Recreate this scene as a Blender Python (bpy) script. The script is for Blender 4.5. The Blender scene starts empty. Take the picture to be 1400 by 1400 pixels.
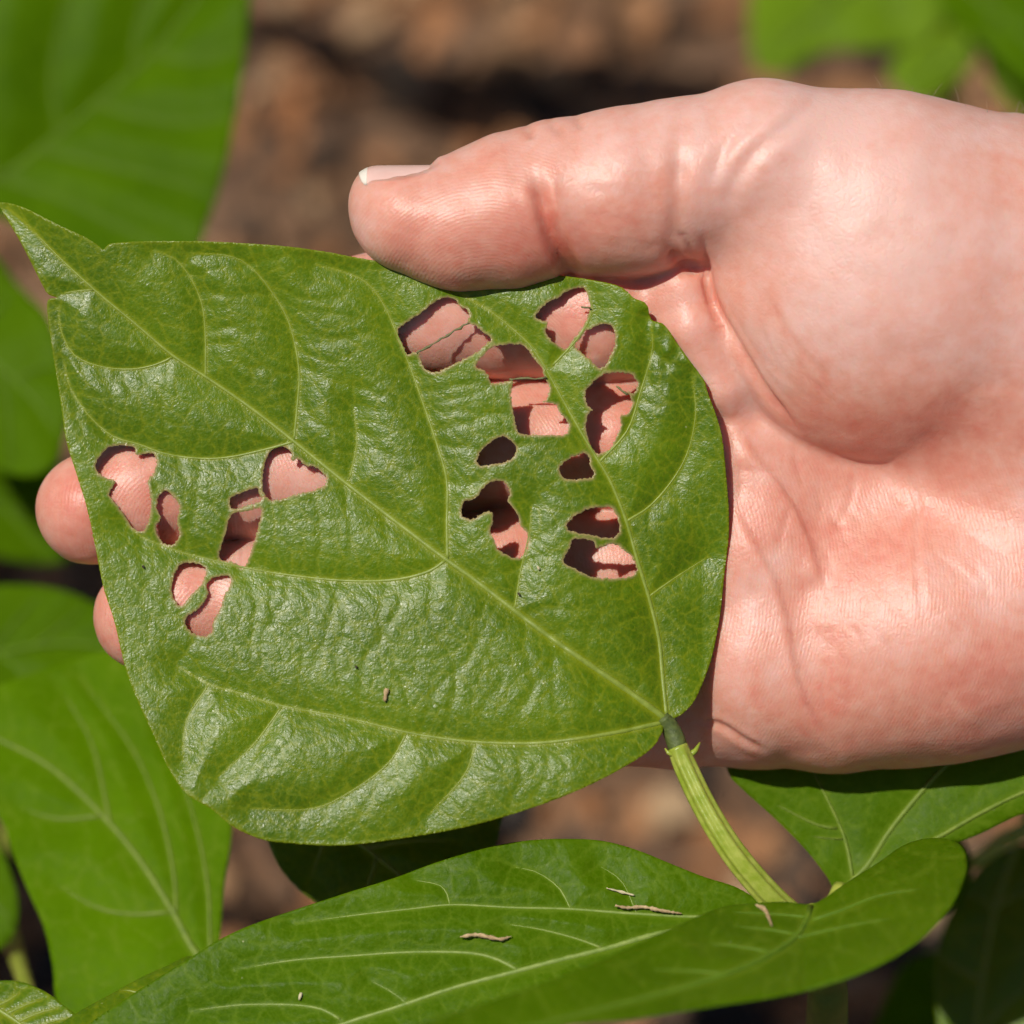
import bpy, math, random
import numpy as np
from mathutils import Vector, Matrix
from mathutils.geometry import delaunay_2d_cdt

random.seed(7)
RNG = np.random.default_rng(11)
sc = bpy.context.scene
COL = sc.collection

# ------------------------------------------------------------------ camera, sky, sun, exposure
D = 650.0                      # mm from the lens to the plane of focus
LENS, SENSOR = 100.0, 24.0
PPM = 1400.0 / (D * SENSOR / LENS)      # photograph pixels per mm at that plane
PITCH = math.radians(55)
F0 = Vector((0.0, 0.0, 0.27))           # the held leaf hangs 27 cm over the soil
AX_R = Vector((1, 0, 0))
AX_U = Vector((0, math.sin(PITCH), math.cos(PITCH)))
AX_B = Vector((0, -math.cos(PITCH), math.sin(PITCH)))
ROT = Matrix((AX_R, AX_U, AX_B)).transposed()
ROTN = np.array(ROT)

cam = bpy.data.cameras.new('camera')
cam.lens, cam.sensor_width, cam.sensor_fit = LENS, SENSOR, 'HORIZONTAL'
cam.clip_start, cam.clip_end = 0.01, 200.0
cam.dof.use_dof = True
cam.dof.focus_distance = 0.650
cam.dof.aperture_fstop = 5.6
cam.dof.aperture_blades = 0
camo = bpy.data.objects.new('camera', cam)
camo.matrix_world = Matrix.Translation(F0 + AX_B * (D / 1000)) @ ROT.to_4x4()
COL.objects.link(camo)
sc.camera = camo

SUN = (AX_R * -0.36 + AX_U * 0.43 + AX_B * 0.83).normalized()
world = bpy.data.worlds.new('World')
sc.world = world
world.use_nodes = True
wn = world.node_tree.nodes
bg = wn['Background']
sky = wn.new('ShaderNodeTexSky')
sky.sky_type = 'NISHITA'
sky.sun_disc = False
sky.sun_elevation = math.asin(SUN.z)
sky.sun_rotation = math.atan2(SUN.x, SUN.y)
world.node_tree.links.new(sky.outputs[0], bg.inputs[0])
bg.inputs[1].default_value = 0.05

sun = bpy.data.lights.new('sun', 'SUN')
sun.energy = 3.9
sun.angle = math.radians(0.53)
sun.color = (1.0, 0.95, 0.86)
suno = bpy.data.objects.new('sun', sun)
suno.rotation_euler = SUN.to_track_quat('Z', 'Y').to_euler()
suno.location = F0 + SUN * 3
COL.objects.link(suno)

sc.view_settings.view_transform = 'Standard'
sc.view_settings.look = 'None'
sc.view_settings.exposure = 0.0
sc.view_settings.gamma = 1.0
sc.render.engine = 'CYCLES'
sc.cycles.use_denoising = True
sc.cycles.max_bounces = 6
sc.cycles.use_adaptive_sampling = True
sc.cycles.adaptive_threshold = 0.025
sc.cycles.adaptive_min_samples = 12
sc.cycles.caustics_reflective = False
sc.cycles.caustics_refractive = False

# ------------------------------------------------------------------ helpers
def loc_mm(px, py, z):
    """photograph pixel + depth (mm, towards the camera) -> local mm"""
    px, py, z = np.asarray(px, float), np.asarray(py, float), np.asarray(z, float)
    s = (D - z) / D
    return np.stack(np.broadcast_arrays((px - 700) / PPM * s, (700 - py) / PPM * s, z), -1)

def to_world(P):
    return (np.asarray(P) * 0.001) @ ROTN.T + np.array(F0)

def to_px(P):
    s = (D - P[:, 2]) / D
    return P[:, 0] / s * PPM + 700, 700 - P[:, 1] / s * PPM

def ground_hit(px, py):
    d = (AX_R * ((px - 700) / PPM) + AX_U * ((700 - py) / PPM) - AX_B * D) / 1000
    o = F0 + AX_B * (D / 1000)
    t = -o.z / d.z
    return o + d * t

def mesh_obj(name, verts, faces, mat=None, parent=None, smooth=True, attrs=None):
    me = bpy.data.meshes.new(name)
    verts = np.asarray(verts, dtype=np.float32)
    me.vertices.add(len(verts))
    me.vertices.foreach_set('co', verts.ravel())
    if isinstance(faces, np.ndarray):
        n, k = faces.shape
        me.loops.add(n * k)
        me.loops.foreach_set('vertex_index', faces.astype(np.int32).ravel())
        me.polygons.add(n)
        me.polygons.foreach_set('loop_start', np.arange(0, n * k, k, dtype=np.int32))
    else:
        n = len(faces)
        tot = np.array([len(f) for f in faces], dtype=np.int32)
        me.loops.add(int(tot.sum()))
        me.loops.foreach_set('vertex_index', np.concatenate([np.asarray(f, dtype=np.int32) for f in faces]))
        me.polygons.add(n)
        me.polygons.foreach_set('loop_start', np.concatenate([[0], np.cumsum(tot)[:-1]]).astype(np.int32))
    me.polygons.foreach_set('use_smooth', np.full(n, smooth, dtype=bool))
    me.update(calc_edges=True)
    me.validate()
    for k, v in (attrs or {}).items():
        a = me.attributes.new(k, 'FLOAT', 'POINT')
        a.data.foreach_set('value', np.asarray(v, dtype=np.float32))
    if mat:
        me.materials.append(mat)
    o = bpy.data.objects.new(name, me)
    COL.objects.link(o)
    if parent is not None:
        o.parent = parent
        o.matrix_parent_inverse = parent.matrix_basis.inverted()
    return o

def tag(o, label=None, cat=None, group=None, kind=None):
    for k, v in (('label', label), ('category', cat), ('group', group), ('kind', kind)):
        if v:
            o[k] = v
    return o

def empty(name, loc):
    e = bpy.data.objects.new(name, None)
    e.empty_display_size = 0.01
    e.location = loc
    COL.objects.link(e)
    return e

def catmull(P, n=8, closed=False):
    P = np.asarray(P, float)
    if closed:
        Q = np.vstack([P[-1:], P, P[:2]])
    else:
        Q = np.vstack([2 * P[0] - P[1], P, 2 * P[-1] - P[-2]])
    t = np.linspace(0, 1, n, endpoint=False)[:, None]
    out = []
    for i in range(1, len(Q) - 2):
        a, b, c, d = Q[i - 1], Q[i], Q[i + 1], Q[i + 2]
        out.append(0.5 * (2 * b + (c - a) * t + (2 * a - 5 * b + 4 * c - d) * t ** 2 + (3 * b - a - 3 * c + d) * t ** 3))
    out = np.vstack(out)
    return out if closed else np.vstack([out, P[-1:]])

def resample(P, step, closed=False):
    P = np.asarray(P, float)
    if closed:
        P = np.vstack([P, P[:1]])
    s = np.concatenate([[0], np.cumsum(np.linalg.norm(np.diff(P, axis=0), axis=1))])
    n = max(3, int(round(s[-1] / step)))
    u = np.linspace(0, s[-1], n + 1)
    R = np.stack([np.interp(u, s, P[:, k]) for k in range(P.shape[1])], -1)
    return R[:-1] if closed else R

def in_poly(x, y, poly):
    ins = np.zeros(x.shape, bool)
    x1, y1 = poly[:, 0], poly[:, 1]
    x2, y2 = np.roll(x1, -1), np.roll(y1, -1)
    for a, b, c, d in zip(x1, y1, x2, y2):
        if b == d:
            continue
        m = (b > y) != (d > y)
        ins ^= m & (x < (c - a) * (y - b) / (d - b) + a)
    return ins

def seg_dist(x, y, line, cap=1e9):
    """distance to a polyline, and the running parameter 0..1 at the nearest point"""
    best = np.full(x.shape, cap)
    par = np.zeros(x.shape)
    n = len(line) - 1
    for i in range(n):
        ax, ay = line[i][:2]
        bx, by = line[i + 1][:2]
        dx, dy = bx - ax, by - ay
        L = dx * dx + dy * dy + 1e-12
        t = np.clip(((x - ax) * dx + (y - ay) * dy) / L, 0, 1)
        d = np.hypot(x - ax - t * dx, y - ay - t * dy)
        m = d < best
        best = np.where(m, d, best)
        par = np.where(m, (i + t) / n, par)
    return best, par

def hash2(i, j, s=0):
    h = np.sin(i * 127.1 + j * 311.7 + s * 74.7) * 43758.5453
    return h - np.floor(h)

def vnoise(x, y, s=0):
    i, j = np.floor(x), np.floor(y)
    u, v = x - i, y - j
    u, v = u * u * (3 - 2 * u), v * v * (3 - 2 * v)
    return (hash2(i, j, s) * (1 - u) + hash2(i + 1, j, s) * u) * (1 - v) + (hash2(i, j + 1, s) * (1 - u) + hash2(i + 1, j + 1, s) * u) * v

def voronoi_edge(x, y, s=0, jit=0.9):
    """approximate distance to the nearest cell border of a jittered grid (unit cells)"""
    i0, j0 = np.floor(x), np.floor(y)
    d1 = np.full(x.shape, 9.0)
    d2 = np.full(x.shape, 9.0)
    for di in (-1, 0, 1):
        for dj in (-1, 0, 1):
            i, j = i0 + di, j0 + dj
            fx = i + 0.5 + (hash2(i, j, s) - .5) * jit
            fy = j + 0.5 + (hash2(i, j, s + 5) - .5) * jit
            d = np.hypot(x - fx, y - fy)
            m = d < d1
            d2 = np.where(m, d1, np.minimum(d2, d))
            d1 = np.where(m, d, d1)
    return (d2 - d1) * 0.5

def tube(points, radii, n=8, flat=1.0, nrm=None, caps=True):
    """tapered tube through points (local mm); flat squeezes it along nrm"""
    P = np.asarray(points, float)
    m = len(P)
    T = np.gradient(P, axis=0)
    T /= np.linalg.norm(T, axis=1)[:, None] + 1e-12
    ref = np.array([0, 0, 1.0]) if nrm is None else np.asarray(nrm, float)
    V = []
    prev = None
    for i in range(m):
        up = ref - T[i] * np.dot(ref, T[i])
        if np.linalg.norm(up) < 0.15 and prev is not None:
            up = prev - T[i] * np.dot(prev, T[i])
        up /= np.linalg.norm(up) + 1e-12
        prev = up
        side = np.cross(T[i], up)
        for k in range(n):
            a = 2 * math.pi * k / n
            V.append(P[i] + radii[i] * (math.cos(a) * side + math.sin(a) * flat * up))
    F = []
    for i in range(m - 1):
        for k in range(n):
            F.append((i * n + k, i * n + (k + 1) % n, (i + 1) * n + (k + 1) % n, (i + 1) * n + k))
    if caps:
        F.append(tuple(range(n))[::-1])
        F.append(tuple((m - 1) * n + k for k in range(n)))
    return np.array(V), F

# ------------------------------------------------------------------ materials
def new_mat(name):
    m = bpy.data.materials.new(name)
    m.use_nodes = True
    nt = m.node_tree
    return m, nt, nt.nodes, nt.links, nt.nodes['Principled BSDF'], nt.nodes['Material Output']

def noise_node(nt, scale, detail=3, rough=0.55, vec=None, dist=0.0):
    n = nt.nodes.new('ShaderNodeTexNoise')
    n.inputs['Scale'].default_value = scale
    n.inputs['Detail'].default_value = detail
    n.inputs['Roughness'].default_value = rough
    n.inputs['Distortion'].default_value = dist
    if vec is not None:
        nt.links.new(vec, n.inputs['Vector'])
    return n

def ramp(nt, fac, stops):
    r = nt.nodes.new('ShaderNodeValToRGB')
    el = r.color_ramp.elements
    while len(el) < len(stops):
        el.new(0.5)
    for e, (p, c) in zip(el, stops):
        e.position = p
        e.color = (*c, 1) if len(c) == 3 else c
    nt.links.new(fac, r.inputs[0])
    return r

def mixrgb(nt, fac, a, b, mode='MIX'):
    m = nt.nodes.new('ShaderNodeMix')
    m.data_type = 'RGBA'
    m.blend_type = mode
    for sock, v in ((m.inputs[0], fac), (m.inputs[6], a), (m.inputs[7], b)):
        if hasattr(v, 'is_linked') or hasattr(v, 'links'):
            nt.links.new(v, sock)
        elif isinstance(v, (int, float)):
            sock.default_value = v
        else:
            sock.default_value = (*v, 1)
    return m.outputs[2]

def math_node(nt, op, a, b=None, c=None):
    m = nt.nodes.new('ShaderNodeMath')
    m.operation = op
    for s, v in zip(m.inputs, (a, b, c)):
        if v is None:
            continue
        if hasattr(v, 'links'):
            nt.links.new(v, s)
        else:
            s.default_value = v
    return m.outputs[0]

def attr(nt, name):
    a = nt.nodes.new('ShaderNodeAttribute')
    a.attribute_name = name
    return a.outputs['Fac']

def objcoord(nt):
    return nt.nodes.new('ShaderNodeTexCoord').outputs['Object']

def mat_leaf(name, dark, light, vein, trans, tfac=0.22, rough=0.4, spec=0.5, bump=0.06, speck=True):
    m, nt, N, L, bs, out = new_mat(name)
    co = objcoord(nt)
    big = noise_node(nt, 55, 2, 0.6, co)
    fine = noise_node(nt, 900, 2, 0.65, co)
    col = ramp(nt, big.outputs[0], [(0.3, dark), (0.7, light)]).outputs[0]
    col = mixrgb(nt, math_node(nt, 'MULTIPLY', fine.outputs[0], 0.35), col, tuple(min(1, c * 1.7) for c in light))
    v = attr(nt, 'vein')
    if bump:
        net = N.new('ShaderNodeTexVoronoi')
        net.feature = 'DISTANCE_TO_EDGE'
        net.inputs['Scale'].default_value = 780
        L.new(co, net.inputs['Vector'])
        nf = ramp(nt, net.outputs['Distance'], [(0.0, (0.17, 0.17, 0.17)), (0.12, (0, 0, 0))]).outputs[0]
        col = mixrgb(nt, nf, col, vein)
    col = mixrgb(nt, v, col, vein)
    rim = attr(nt, 'rim')
    col = mixrgb(nt, rim, col, (0.44, 0.32, 0.14))
    if speck:
        vor = N.new('ShaderNodeTexVoronoi')
        vor.inputs['Scale'].default_value = 230
        L.new(co, vor.inputs['Vector'])
        sp = ramp(nt, vor.outputs['Distance'], [(0.0, (1, 1, 1)), (0.045, (0, 0, 0))])
        sel = ramp(nt, noise_node(nt, 260, 1, .5, co).outputs[0], [(0.55, (0, 0, 0)), (0.62, (1, 1, 1))])
        k = math_node(nt, 'MULTIPLY', sp.outputs[0], sel.outputs[0])
        col = mixrgb(nt, k, col, (0.55, 0.55, 0.28))
    L.new(col, bs.inputs['Base Color'])
    rr = nt.nodes.new('ShaderNodeMapRange')
    rr.inputs[1].default_value, rr.inputs[2].default_value = 0.3, 0.7
    rr.inputs[3].default_value, rr.inputs[4].default_value = rough - 0.07, rough + 0.09
    L.new(fine.outputs[0], rr.inputs[0])
    L.new(rr.outputs[0], bs.inputs['Roughness'])
    bs.inputs['Specular IOR Level'].default_value = spec
    # fine relief: tiny reticulate cells and a gritty cuticle
    if bump:
        grain = noise_node(nt, 2400, 1, 0.6, co)
        b = N.new('ShaderNodeBump')
        b.inputs['Strength'].default_value = 1.0
        b.inputs['Distance'].default_value = bump * 0.001
        L.new(grain.outputs[0], b.inputs['Height'])
        L.new(b.outputs[0], bs.inputs['Normal'])
    tr = N.new('ShaderNodeBsdfTranslucent')
    L.new(mixrgb(nt, v, trans, tuple(c * 0.8 for c in trans)), tr.inputs['Color'])
    mx = N.new('ShaderNodeMixShader')
    mx.inputs[0].default_value = tfac
    L.new(bs.outputs[0], mx.inputs[1])
    L.new(tr.outputs[0], mx.inputs[2])
    L.new(mx.outputs[0], out.inputs['Surface'])
    return m

def mat_plain(name, a, b, scale=400, rough=0.5, bump=0.0, bscale=1500, spec=0.5, trans=None, tfac=0.15, vec_scale=None):
    m, nt, N, L, bs, out = new_mat(name)
    co = objcoord(nt)
    if vec_scale:
        mp = N.new('ShaderNodeMapping')
        mp.inputs['Scale'].default_value = vec_scale
        L.new(co, mp.inputs[0])
        co = mp.outputs[0]
    n = noise_node(nt, scale, 4, 0.6, co)
    L.new(ramp(nt, n.outputs[0], [(0.32, a), (0.68, b)]).outputs[0], bs.inputs['Base Color'])
    bs.inputs['Roughness'].default_value = rough
    bs.inputs['Specular IOR Level'].default_value = spec
    if bump:
        n2 = noise_node(nt, bscale, 4, 0.65, co)
        bb = N.new('ShaderNodeBump')
        bb.inputs['Distance'].default_value = bump * 0.001
        L.new(n2.outputs[0], bb.inputs['Height'])
        L.new(bb.outputs[0], bs.inputs['Normal'])
    if trans:
        tr = N.new('ShaderNodeBsdfTranslucent')
        tr.inputs['Color'].default_value = (*trans, 1)
        mx = N.new('ShaderNodeMixShader')
        mx.inputs[0].default_value = tfac
        L.new(bs.outputs[0], mx.inputs[1])
        L.new(tr.outputs[0], mx.inputs[2])
        L.new(mx.outputs[0], out.inputs['Surface'])
    return m

def mat_skin():
    m, nt, N, L, bs, out = new_mat('skin')
    co = objcoord(nt)
    blotch = noise_node(nt, 90, 3, 0.55, co, 0.4)
    mott = noise_node(nt, 420, 3, 0.6, co)
    red = attr(nt, 'red')
    pale, pink, deep = (0.76, 0.475, 0.41), (0.71, 0.335, 0.25), (0.63, 0.165, 0.11)
    f = math_node(nt, 'ADD', math_node(nt, 'MULTIPLY', math_node(nt, 'SUBTRACT', blotch.outputs[0], 0.5), 0.75),
                  math_node(nt, 'MULTIPLY', math_node(nt, 'SUBTRACT', mott.outputs[0], 0.5), 0.55))
    f = math_node(nt, 'ADD', f, red)
    col = ramp(nt, f, [(0.05, pale), (0.45, pink), (0.9, deep)]).outputs[0]
    L.new(col, bs.inputs['Base Color'])
    bs.subsurface_method = 'RANDOM_WALK' if hasattr(bs, 'subsurface_method') else None
    bs.inputs['Subsurface Weight'].default_value = 0.75
    bs.inputs['Subsurface Radius'].default_value = (1.0, 0.33, 0.2)
    bs.inputs['Subsurface Scale'].default_value = 0.0026
    bs.inputs['Roughness'].default_value = 0.42
    bs.inputs['Specular IOR Level'].default_value = 0.42
    # friction ridges follow the ridge attribute (mm), strength in ridge_on
    ph = attr(nt, 'ridge')
    wob = noise_node(nt, 300, 0, 0.5, co)
    ph = math_node(nt, 'ADD', ph, math_node(nt, 'MULTIPLY', wob.outputs[0], 0.5))
    s = math_node(nt, 'SINE', math_node(nt, 'MULTIPLY', ph, 2 * math.pi / 0.56))
    s = math_node(nt, 'MULTIPLY', s, attr(nt, 'ridge_on'))
    cell = N.new('ShaderNodeTexVoronoi')
    cell.feature = 'DISTANCE_TO_EDGE'
    cell.inputs['Scale'].default_value = 800
    L.new(co, cell.inputs['Vector'])
    cr = ramp(nt, cell.outputs['Distance'], [(0.0, (0, 0, 0)), (0.22, (1, 1, 1))])
    pore = noise_node(nt, 2600, 1, 0.6, co)
    wr = noise_node(nt, 300, 2, 0.6, co)
    h = math_node(nt, 'MULTIPLY', s, 0.0075)
    h = math_node(nt, 'ADD', h, math_node(nt, 'MULTIPLY', cr.outputs[0], 0.016))
    h = math_node(nt, 'ADD', h, math_node(nt, 'MULTIPLY', pore.outputs[0], 0.035))
    h = math_node(nt, 'ADD', h, math_node(nt, 'MULTIPLY', wr.outputs[0], 0.05))
    b = N.new('ShaderNodeBump')
    b.inputs['Strength'].default_value = 1.0
    b.inputs['Distance'].default_value = 0.001
    L.new(h, b.inputs['Height'])
    L.new(b.outputs[0], bs.inputs['Normal'])
    return m

def mat_soil():
    m, nt, N, L, bs, out = new_mat('soil')
    co = objcoord(nt)
    big = noise_node(nt, 14, 4, 0.6, co)
    mid = noise_node(nt, 90, 3, 0.65, co)
    c1 = ramp(nt, mid.outputs[0], [(0.25, (0.04, 0.023, 0.013)), (0.5, (0.17, 0.092, 0.048)), (0.75, (0.34, 0.20, 0.11))]).outputs[0]
    c2 = ramp(nt, big.outputs[0], [(0.38, (0.35, 0.3, 0.3)), (0.56, (1, 1, 1))]).outputs[0]
    col = mixrgb(nt, 1.0, c1, c2, 'MULTIPLY')
    L.new(col, bs.inputs['Base Color'])
    bs.inputs['Roughness'].default_value = 0.9
    b = N.new('ShaderNodeBump')
    b.inputs['Distance'].default_value = 0.004
    L.new(mid.outputs[0], b.inputs['Height'])
    L.new(b.outputs[0], bs.inputs['Normal'])
    return m

def mat_chip(name, cols):
    m, nt, N, L, bs, out = new_mat(name)
    oi = attr(nt, 'shade')
    co = objcoord(nt)
    n = noise_node(nt, 160, 4, 0.6, co)
    c = ramp(nt, oi, [(i / (len(cols) - 1), k) for i, k in enumerate(cols)]).outputs[0]
    c = mixrgb(nt, 0.6, c, ramp(nt, n.outputs[0], [(0.3, (0.4, 0.4, 0.4)), (0.7, (1.2, 1.2, 1.2))]).outputs[0], 'MULTIPLY')
    L.new(c, bs.inputs['Base Color'])
    bs.inputs['Roughness'].default_value = 0.85
    return m

M_SKIN = mat_skin()
M_NAIL = mat_plain('nail', (0.80, 0.50, 0.43), (0.82, 0.55, 0.48), 300, 0.28, 0.008, 900, 0.5)
M_NAILTIP = mat_plain('nail_tip', (0.86, 0.78, 0.66), (0.9, 0.83, 0.72), 500, 0.3, 0.008, 900, 0.5)
M_LEAF = mat_leaf('leaf_glossy', (0.047, 0.104, 0.0001), (0.098, 0.176, 0.0002), (0.30, 0.33, 0.008), (0.36, 0.50, 0.001), 0.2, 0.36, 0.34, 0.08)
M_LEAF_B = mat_leaf('leaf_smooth', (0.048, 0.110, 0.0002), (0.074, 0.152, 0.0004), (0.17, 0.26, 0.015), (0.30, 0.44, 0.0005), 0.25, 0.42, 0.07, 0.05)
M_LEAF_THIN = mat_leaf('leaf_thin', (0.070, 0.155, 0.0002), (0.105, 0.215, 0.0004), (0.2, 0.3, 0.02), (0.36, 0.50, 0.0005), 0.33, 0.5, 0.03, 0, False)
M_LEAF_FAR = mat_leaf('leaf_far', (0.048, 0.110, 0.0002), (0.074, 0.152, 0.0004), (0.10, 0.20, 0.006), (0.30, 0.44, 0.0005), 0.25, 0.48, 0.03, 0, False)
M_LEAF_BAND = mat_leaf('leaf_banded', (0.042, 0.100, 0.0002), (0.070, 0.150, 0.0004), (0.10, 0.19, 0.004), (0.30, 0.44, 0.0005), 0.22, 0.45, 0.03, 0, False)
M_LEAF_Y = mat_leaf('leaf_young', (0.105, 0.195, 0.004), (0.16, 0.27, 0.008), (0.2, 0.3, 0.04), (0.36, 0.50, 0.02), 0.35, 0.5, 0.08, 0, False)
M_VEIN = mat_plain('vein', (0.17, 0.23, 0.022), (0.25, 0.31, 0.04), 700, 0.45, 0.03, 2500, 0.5)
M_VEIN_MID = mat_plain('vein_mid', (0.12, 0.19, 0.015), (0.19, 0.26, 0.03), 600, 0.5, 0, 1, 0.3)
M_VEIN_FAR = mat_plain('vein_far', (0.085, 0.16, 0.008), (0.12, 0.21, 0.012), 300, 0.55, 0, 1, 0.2)
M_VEIN_PALE = mat_plain('vein_pale', (0.15, 0.235, 0.03), (0.26, 0.335, 0.07), 700, 0.5, 0.03, 2500, 0.4)
M_STALK = mat_plain('stalk', (0.28, 0.37, 0.025), (0.46, 0.51, 0.09), 500, 0.3, 0.05, 1800, 0.5, (0.3, 0.45, 0.03), 0.15)
M_PULV = mat_plain('pulvinus', (0.06, 0.085, 0.018), (0.12, 0.155, 0.035), 900, 0.55, 0.12, 2500, 0.4)
M_STRAND = mat_plain('torn_vein', (0.10, 0.10, 0.03), (0.2, 0.19, 0.07), 2500, 0.6)
M_STEM = mat_plain('stem', (0.06, 0.12, 0.012), (0.10, 0.17, 0.02), 300, 0.5, 0.05, 900, 0.4)
M_DRY = mat_plain('dry_plant', (0.30, 0.19, 0.09), (0.60, 0.44, 0.24), 900, 0.7, 0.06, 2500, 0.3)
M_STRAW = mat_plain('straw', (0.55, 0.46, 0.26), (0.68, 0.6, 0.38), 900, 0.6, 0.04, 2500, 0.3)
M_SOIL = mat_soil()
M_CHIP = mat_chip('mulch', [(0.02, 0.013, 0.009), (0.07, 0.04, 0.022), (0.21, 0.108, 0.052), (0.38, 0.155, 0.055), (0.33, 0.18, 0.085), (0.50, 0.33, 0.18)])
M_HAIR = mat_plain('fine_hair', (0.25, 0.17, 0.10), (0.4, 0.3, 0.2), 200, 0.5)

# ------------------------------------------------------------------ the ground
def build_ground():
    n = 281
    u = np.linspace(-1, 1, n)
    ax = np.sign(u) * (0.55 * np.abs(u) + 60 * np.abs(u) ** 14)
    cx, cy = 0.0, 0.18
    X, Y = np.meshgrid(ax + cx, ax + cy, indexing='ij')
    r = np.hypot(X - cx, Y - cy)
    f = 0.018 * (vnoise(X * 9, Y * 9, 1) - .5) + 0.012 * (vnoise(X * 26, Y * 26, 2) - .5) + 0.006 * (vnoise(X * 70, Y * 70, 3) - .5)
    Z = f * np.clip(1.6 - r, 0, 1) - 0.006
    idx = np.arange(n * n).reshape(n, n)
    F = np.stack([idx[:-1, :-1], idx[1:, :-1], idx[1:, 1:], idx[:-1, 1:]], -1).reshape(-1, 4)
    tag(mesh_obj('ground', np.stack([X, Y, Z], -1).reshape(-1, 3), F, M_SOIL), kind='structure')
    # crumbs, bark chips and clods lying on it
    V, Fc, S = [], [], []
    base = np.array([(-1, -1, -1), (1, -1, -1), (1, 1, -1), (-1, 1, -1), (-1, -1, 1), (1, -1, 1), (1, 1, 1), (-1, 1, 1)], float)
    qf = [(0, 3, 2, 1), (4, 5, 6, 7), (0, 1, 5, 4), (1, 2, 6, 5), (2, 3, 7, 6), (3, 0, 4, 7)]
    R = np.random.default_rng(5)
    def gz(x, y):
        x, y = np.array([x]), np.array([y])
        return float(0.018 * (vnoise(x * 9, y * 9, 1) - .5) + 0.012 * (vnoise(x * 26, y * 26, 2) - .5) - 0.006)
    for i in range(9000):
        x, y = R.uniform(-0.36, 0.36), R.uniform(-0.25, 0.62)
        k = R.random()
        if k < 0.62:
            sz = np.array([1, R.uniform(.6, 1), R.uniform(.5, .9)]) * R.uniform(0.0012, 0.0055)
        else:
            sz = np.array([R.uniform(0.003, 0.010), R.uniform(0.0018, 0.0045), R.uniform(0.0008, 0.0022)])
        P = base * (1 + R.uniform(-.35, .35, (8, 3))) * sz
        a, b, c = R.uniform(0, 6.28), R.uniform(-.4, .4), R.uniform(-.4, .4)
        Rm = np.array(Matrix.Rotation(a, 3, 'Z') @ Matrix.Rotation(b, 3, 'X') @ Matrix.Rotation(c, 3, 'Y'))
        P = P @ Rm.T + np.array([x, y, gz(x, y) + sz[2] * R.uniform(.3, 1.1)])
        o = len(V) * 8
        V.append(P)
        Fc += [tuple(o + q for q in ff) for ff in qf]
        S += [np.clip(R.normal(.46, .28), 0, 1)] * 8
    tag(mesh_obj('mulch', np.vstack(V), np.array(Fc), M_CHIP, smooth=False, attrs={'shade': S}),
        'loose brown crumbs and bark chips covering the soil', 'mulch', kind='stuff')

build_ground()

# ------------------------------------------------------------------ leaves
class Surf:
    """depth (mm) of a leaf blade over the photograph plane: broad shape plus the quilting between its veins"""
    def __init__(self, broad, veins, quilt=0.6, qw=2.6, tert=0.12, tcell=5.0, seed=0, ripple=0.0, stretch=1.0, ang=0.0):
        self.broad, self.veins = broad, veins
        self.quilt, self.qw, self.tert, self.tcell, self.seed, self.ripple = quilt, qw, tert, tcell, seed, ripple
        self.stretch, self.ang = stretch, ang
    def parts(self, px, py):
        """(height, vein colour weight)"""
        z = self.broad(px, py)
        d = np.full(px.shape, 1e6)
        vcol = np.zeros(px.shape)
        for line, w0, w1, lift in self.veins:
            dd, t = seg_dist(px, py, line)
            dd = dd / PPM
            if lift > .3:
                d = np.minimum(d, dd)
            else:
                z = z - 0.10 * self.quilt * np.exp(-(dd / 0.7) ** 2)
            w = (w0 + (w1 - w0) * t)
            vcol = np.maximum(vcol, 0.75 * lift * np.exp(-(dd / (0.75 * w + 0.05)) ** 2))
        q = self.quilt * (1 - np.exp(-(d / self.qw) ** 1.6))
        z = z + q
        c, s = math.cos(self.ang), math.sin(self.ang)
        u, v = (px * c + py * s) / PPM, (-px * s + py * c) / PPM
        wx = u + 1.3 * (vnoise(u / 3.1, v / 3.1, 21) - .5)
        wy = v + 1.3 * (vnoise(u / 3.1, v / 3.1, 22) - .5)
        e1 = voronoi_edge(wx / self.tcell, wy / (self.tcell * self.stretch), self.seed) * self.tcell
        e2 = voronoi_edge(wx / (self.tcell * .33), wy / (self.tcell * .33), self.seed + 3) * self.tcell * .33
        far = 1 - np.exp(-(d / 1.0) ** 2)
        z = z + self.tert * far * ((1 - np.exp(-(e1 / 0.9) ** 1.5)) + 0.55 * (1 - np.exp(-(e2 / 0.36) ** 1.5)))
        z = z + self.tert * 0.8 * far * (vnoise(u / 3.4, v / 3.4, 31) - .5)
        vcol = np.maximum(vcol, 0.42 * np.exp(-(e1 / 0.16) ** 2))
        vcol = np.maximum(vcol, 0.16 * np.exp(-(e2 / 0.10) ** 2))
        return z, vcol
    def __call__(self, px, py):
        return self.parts(np.asarray(px, float), np.asarray(py, float))[0]

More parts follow.
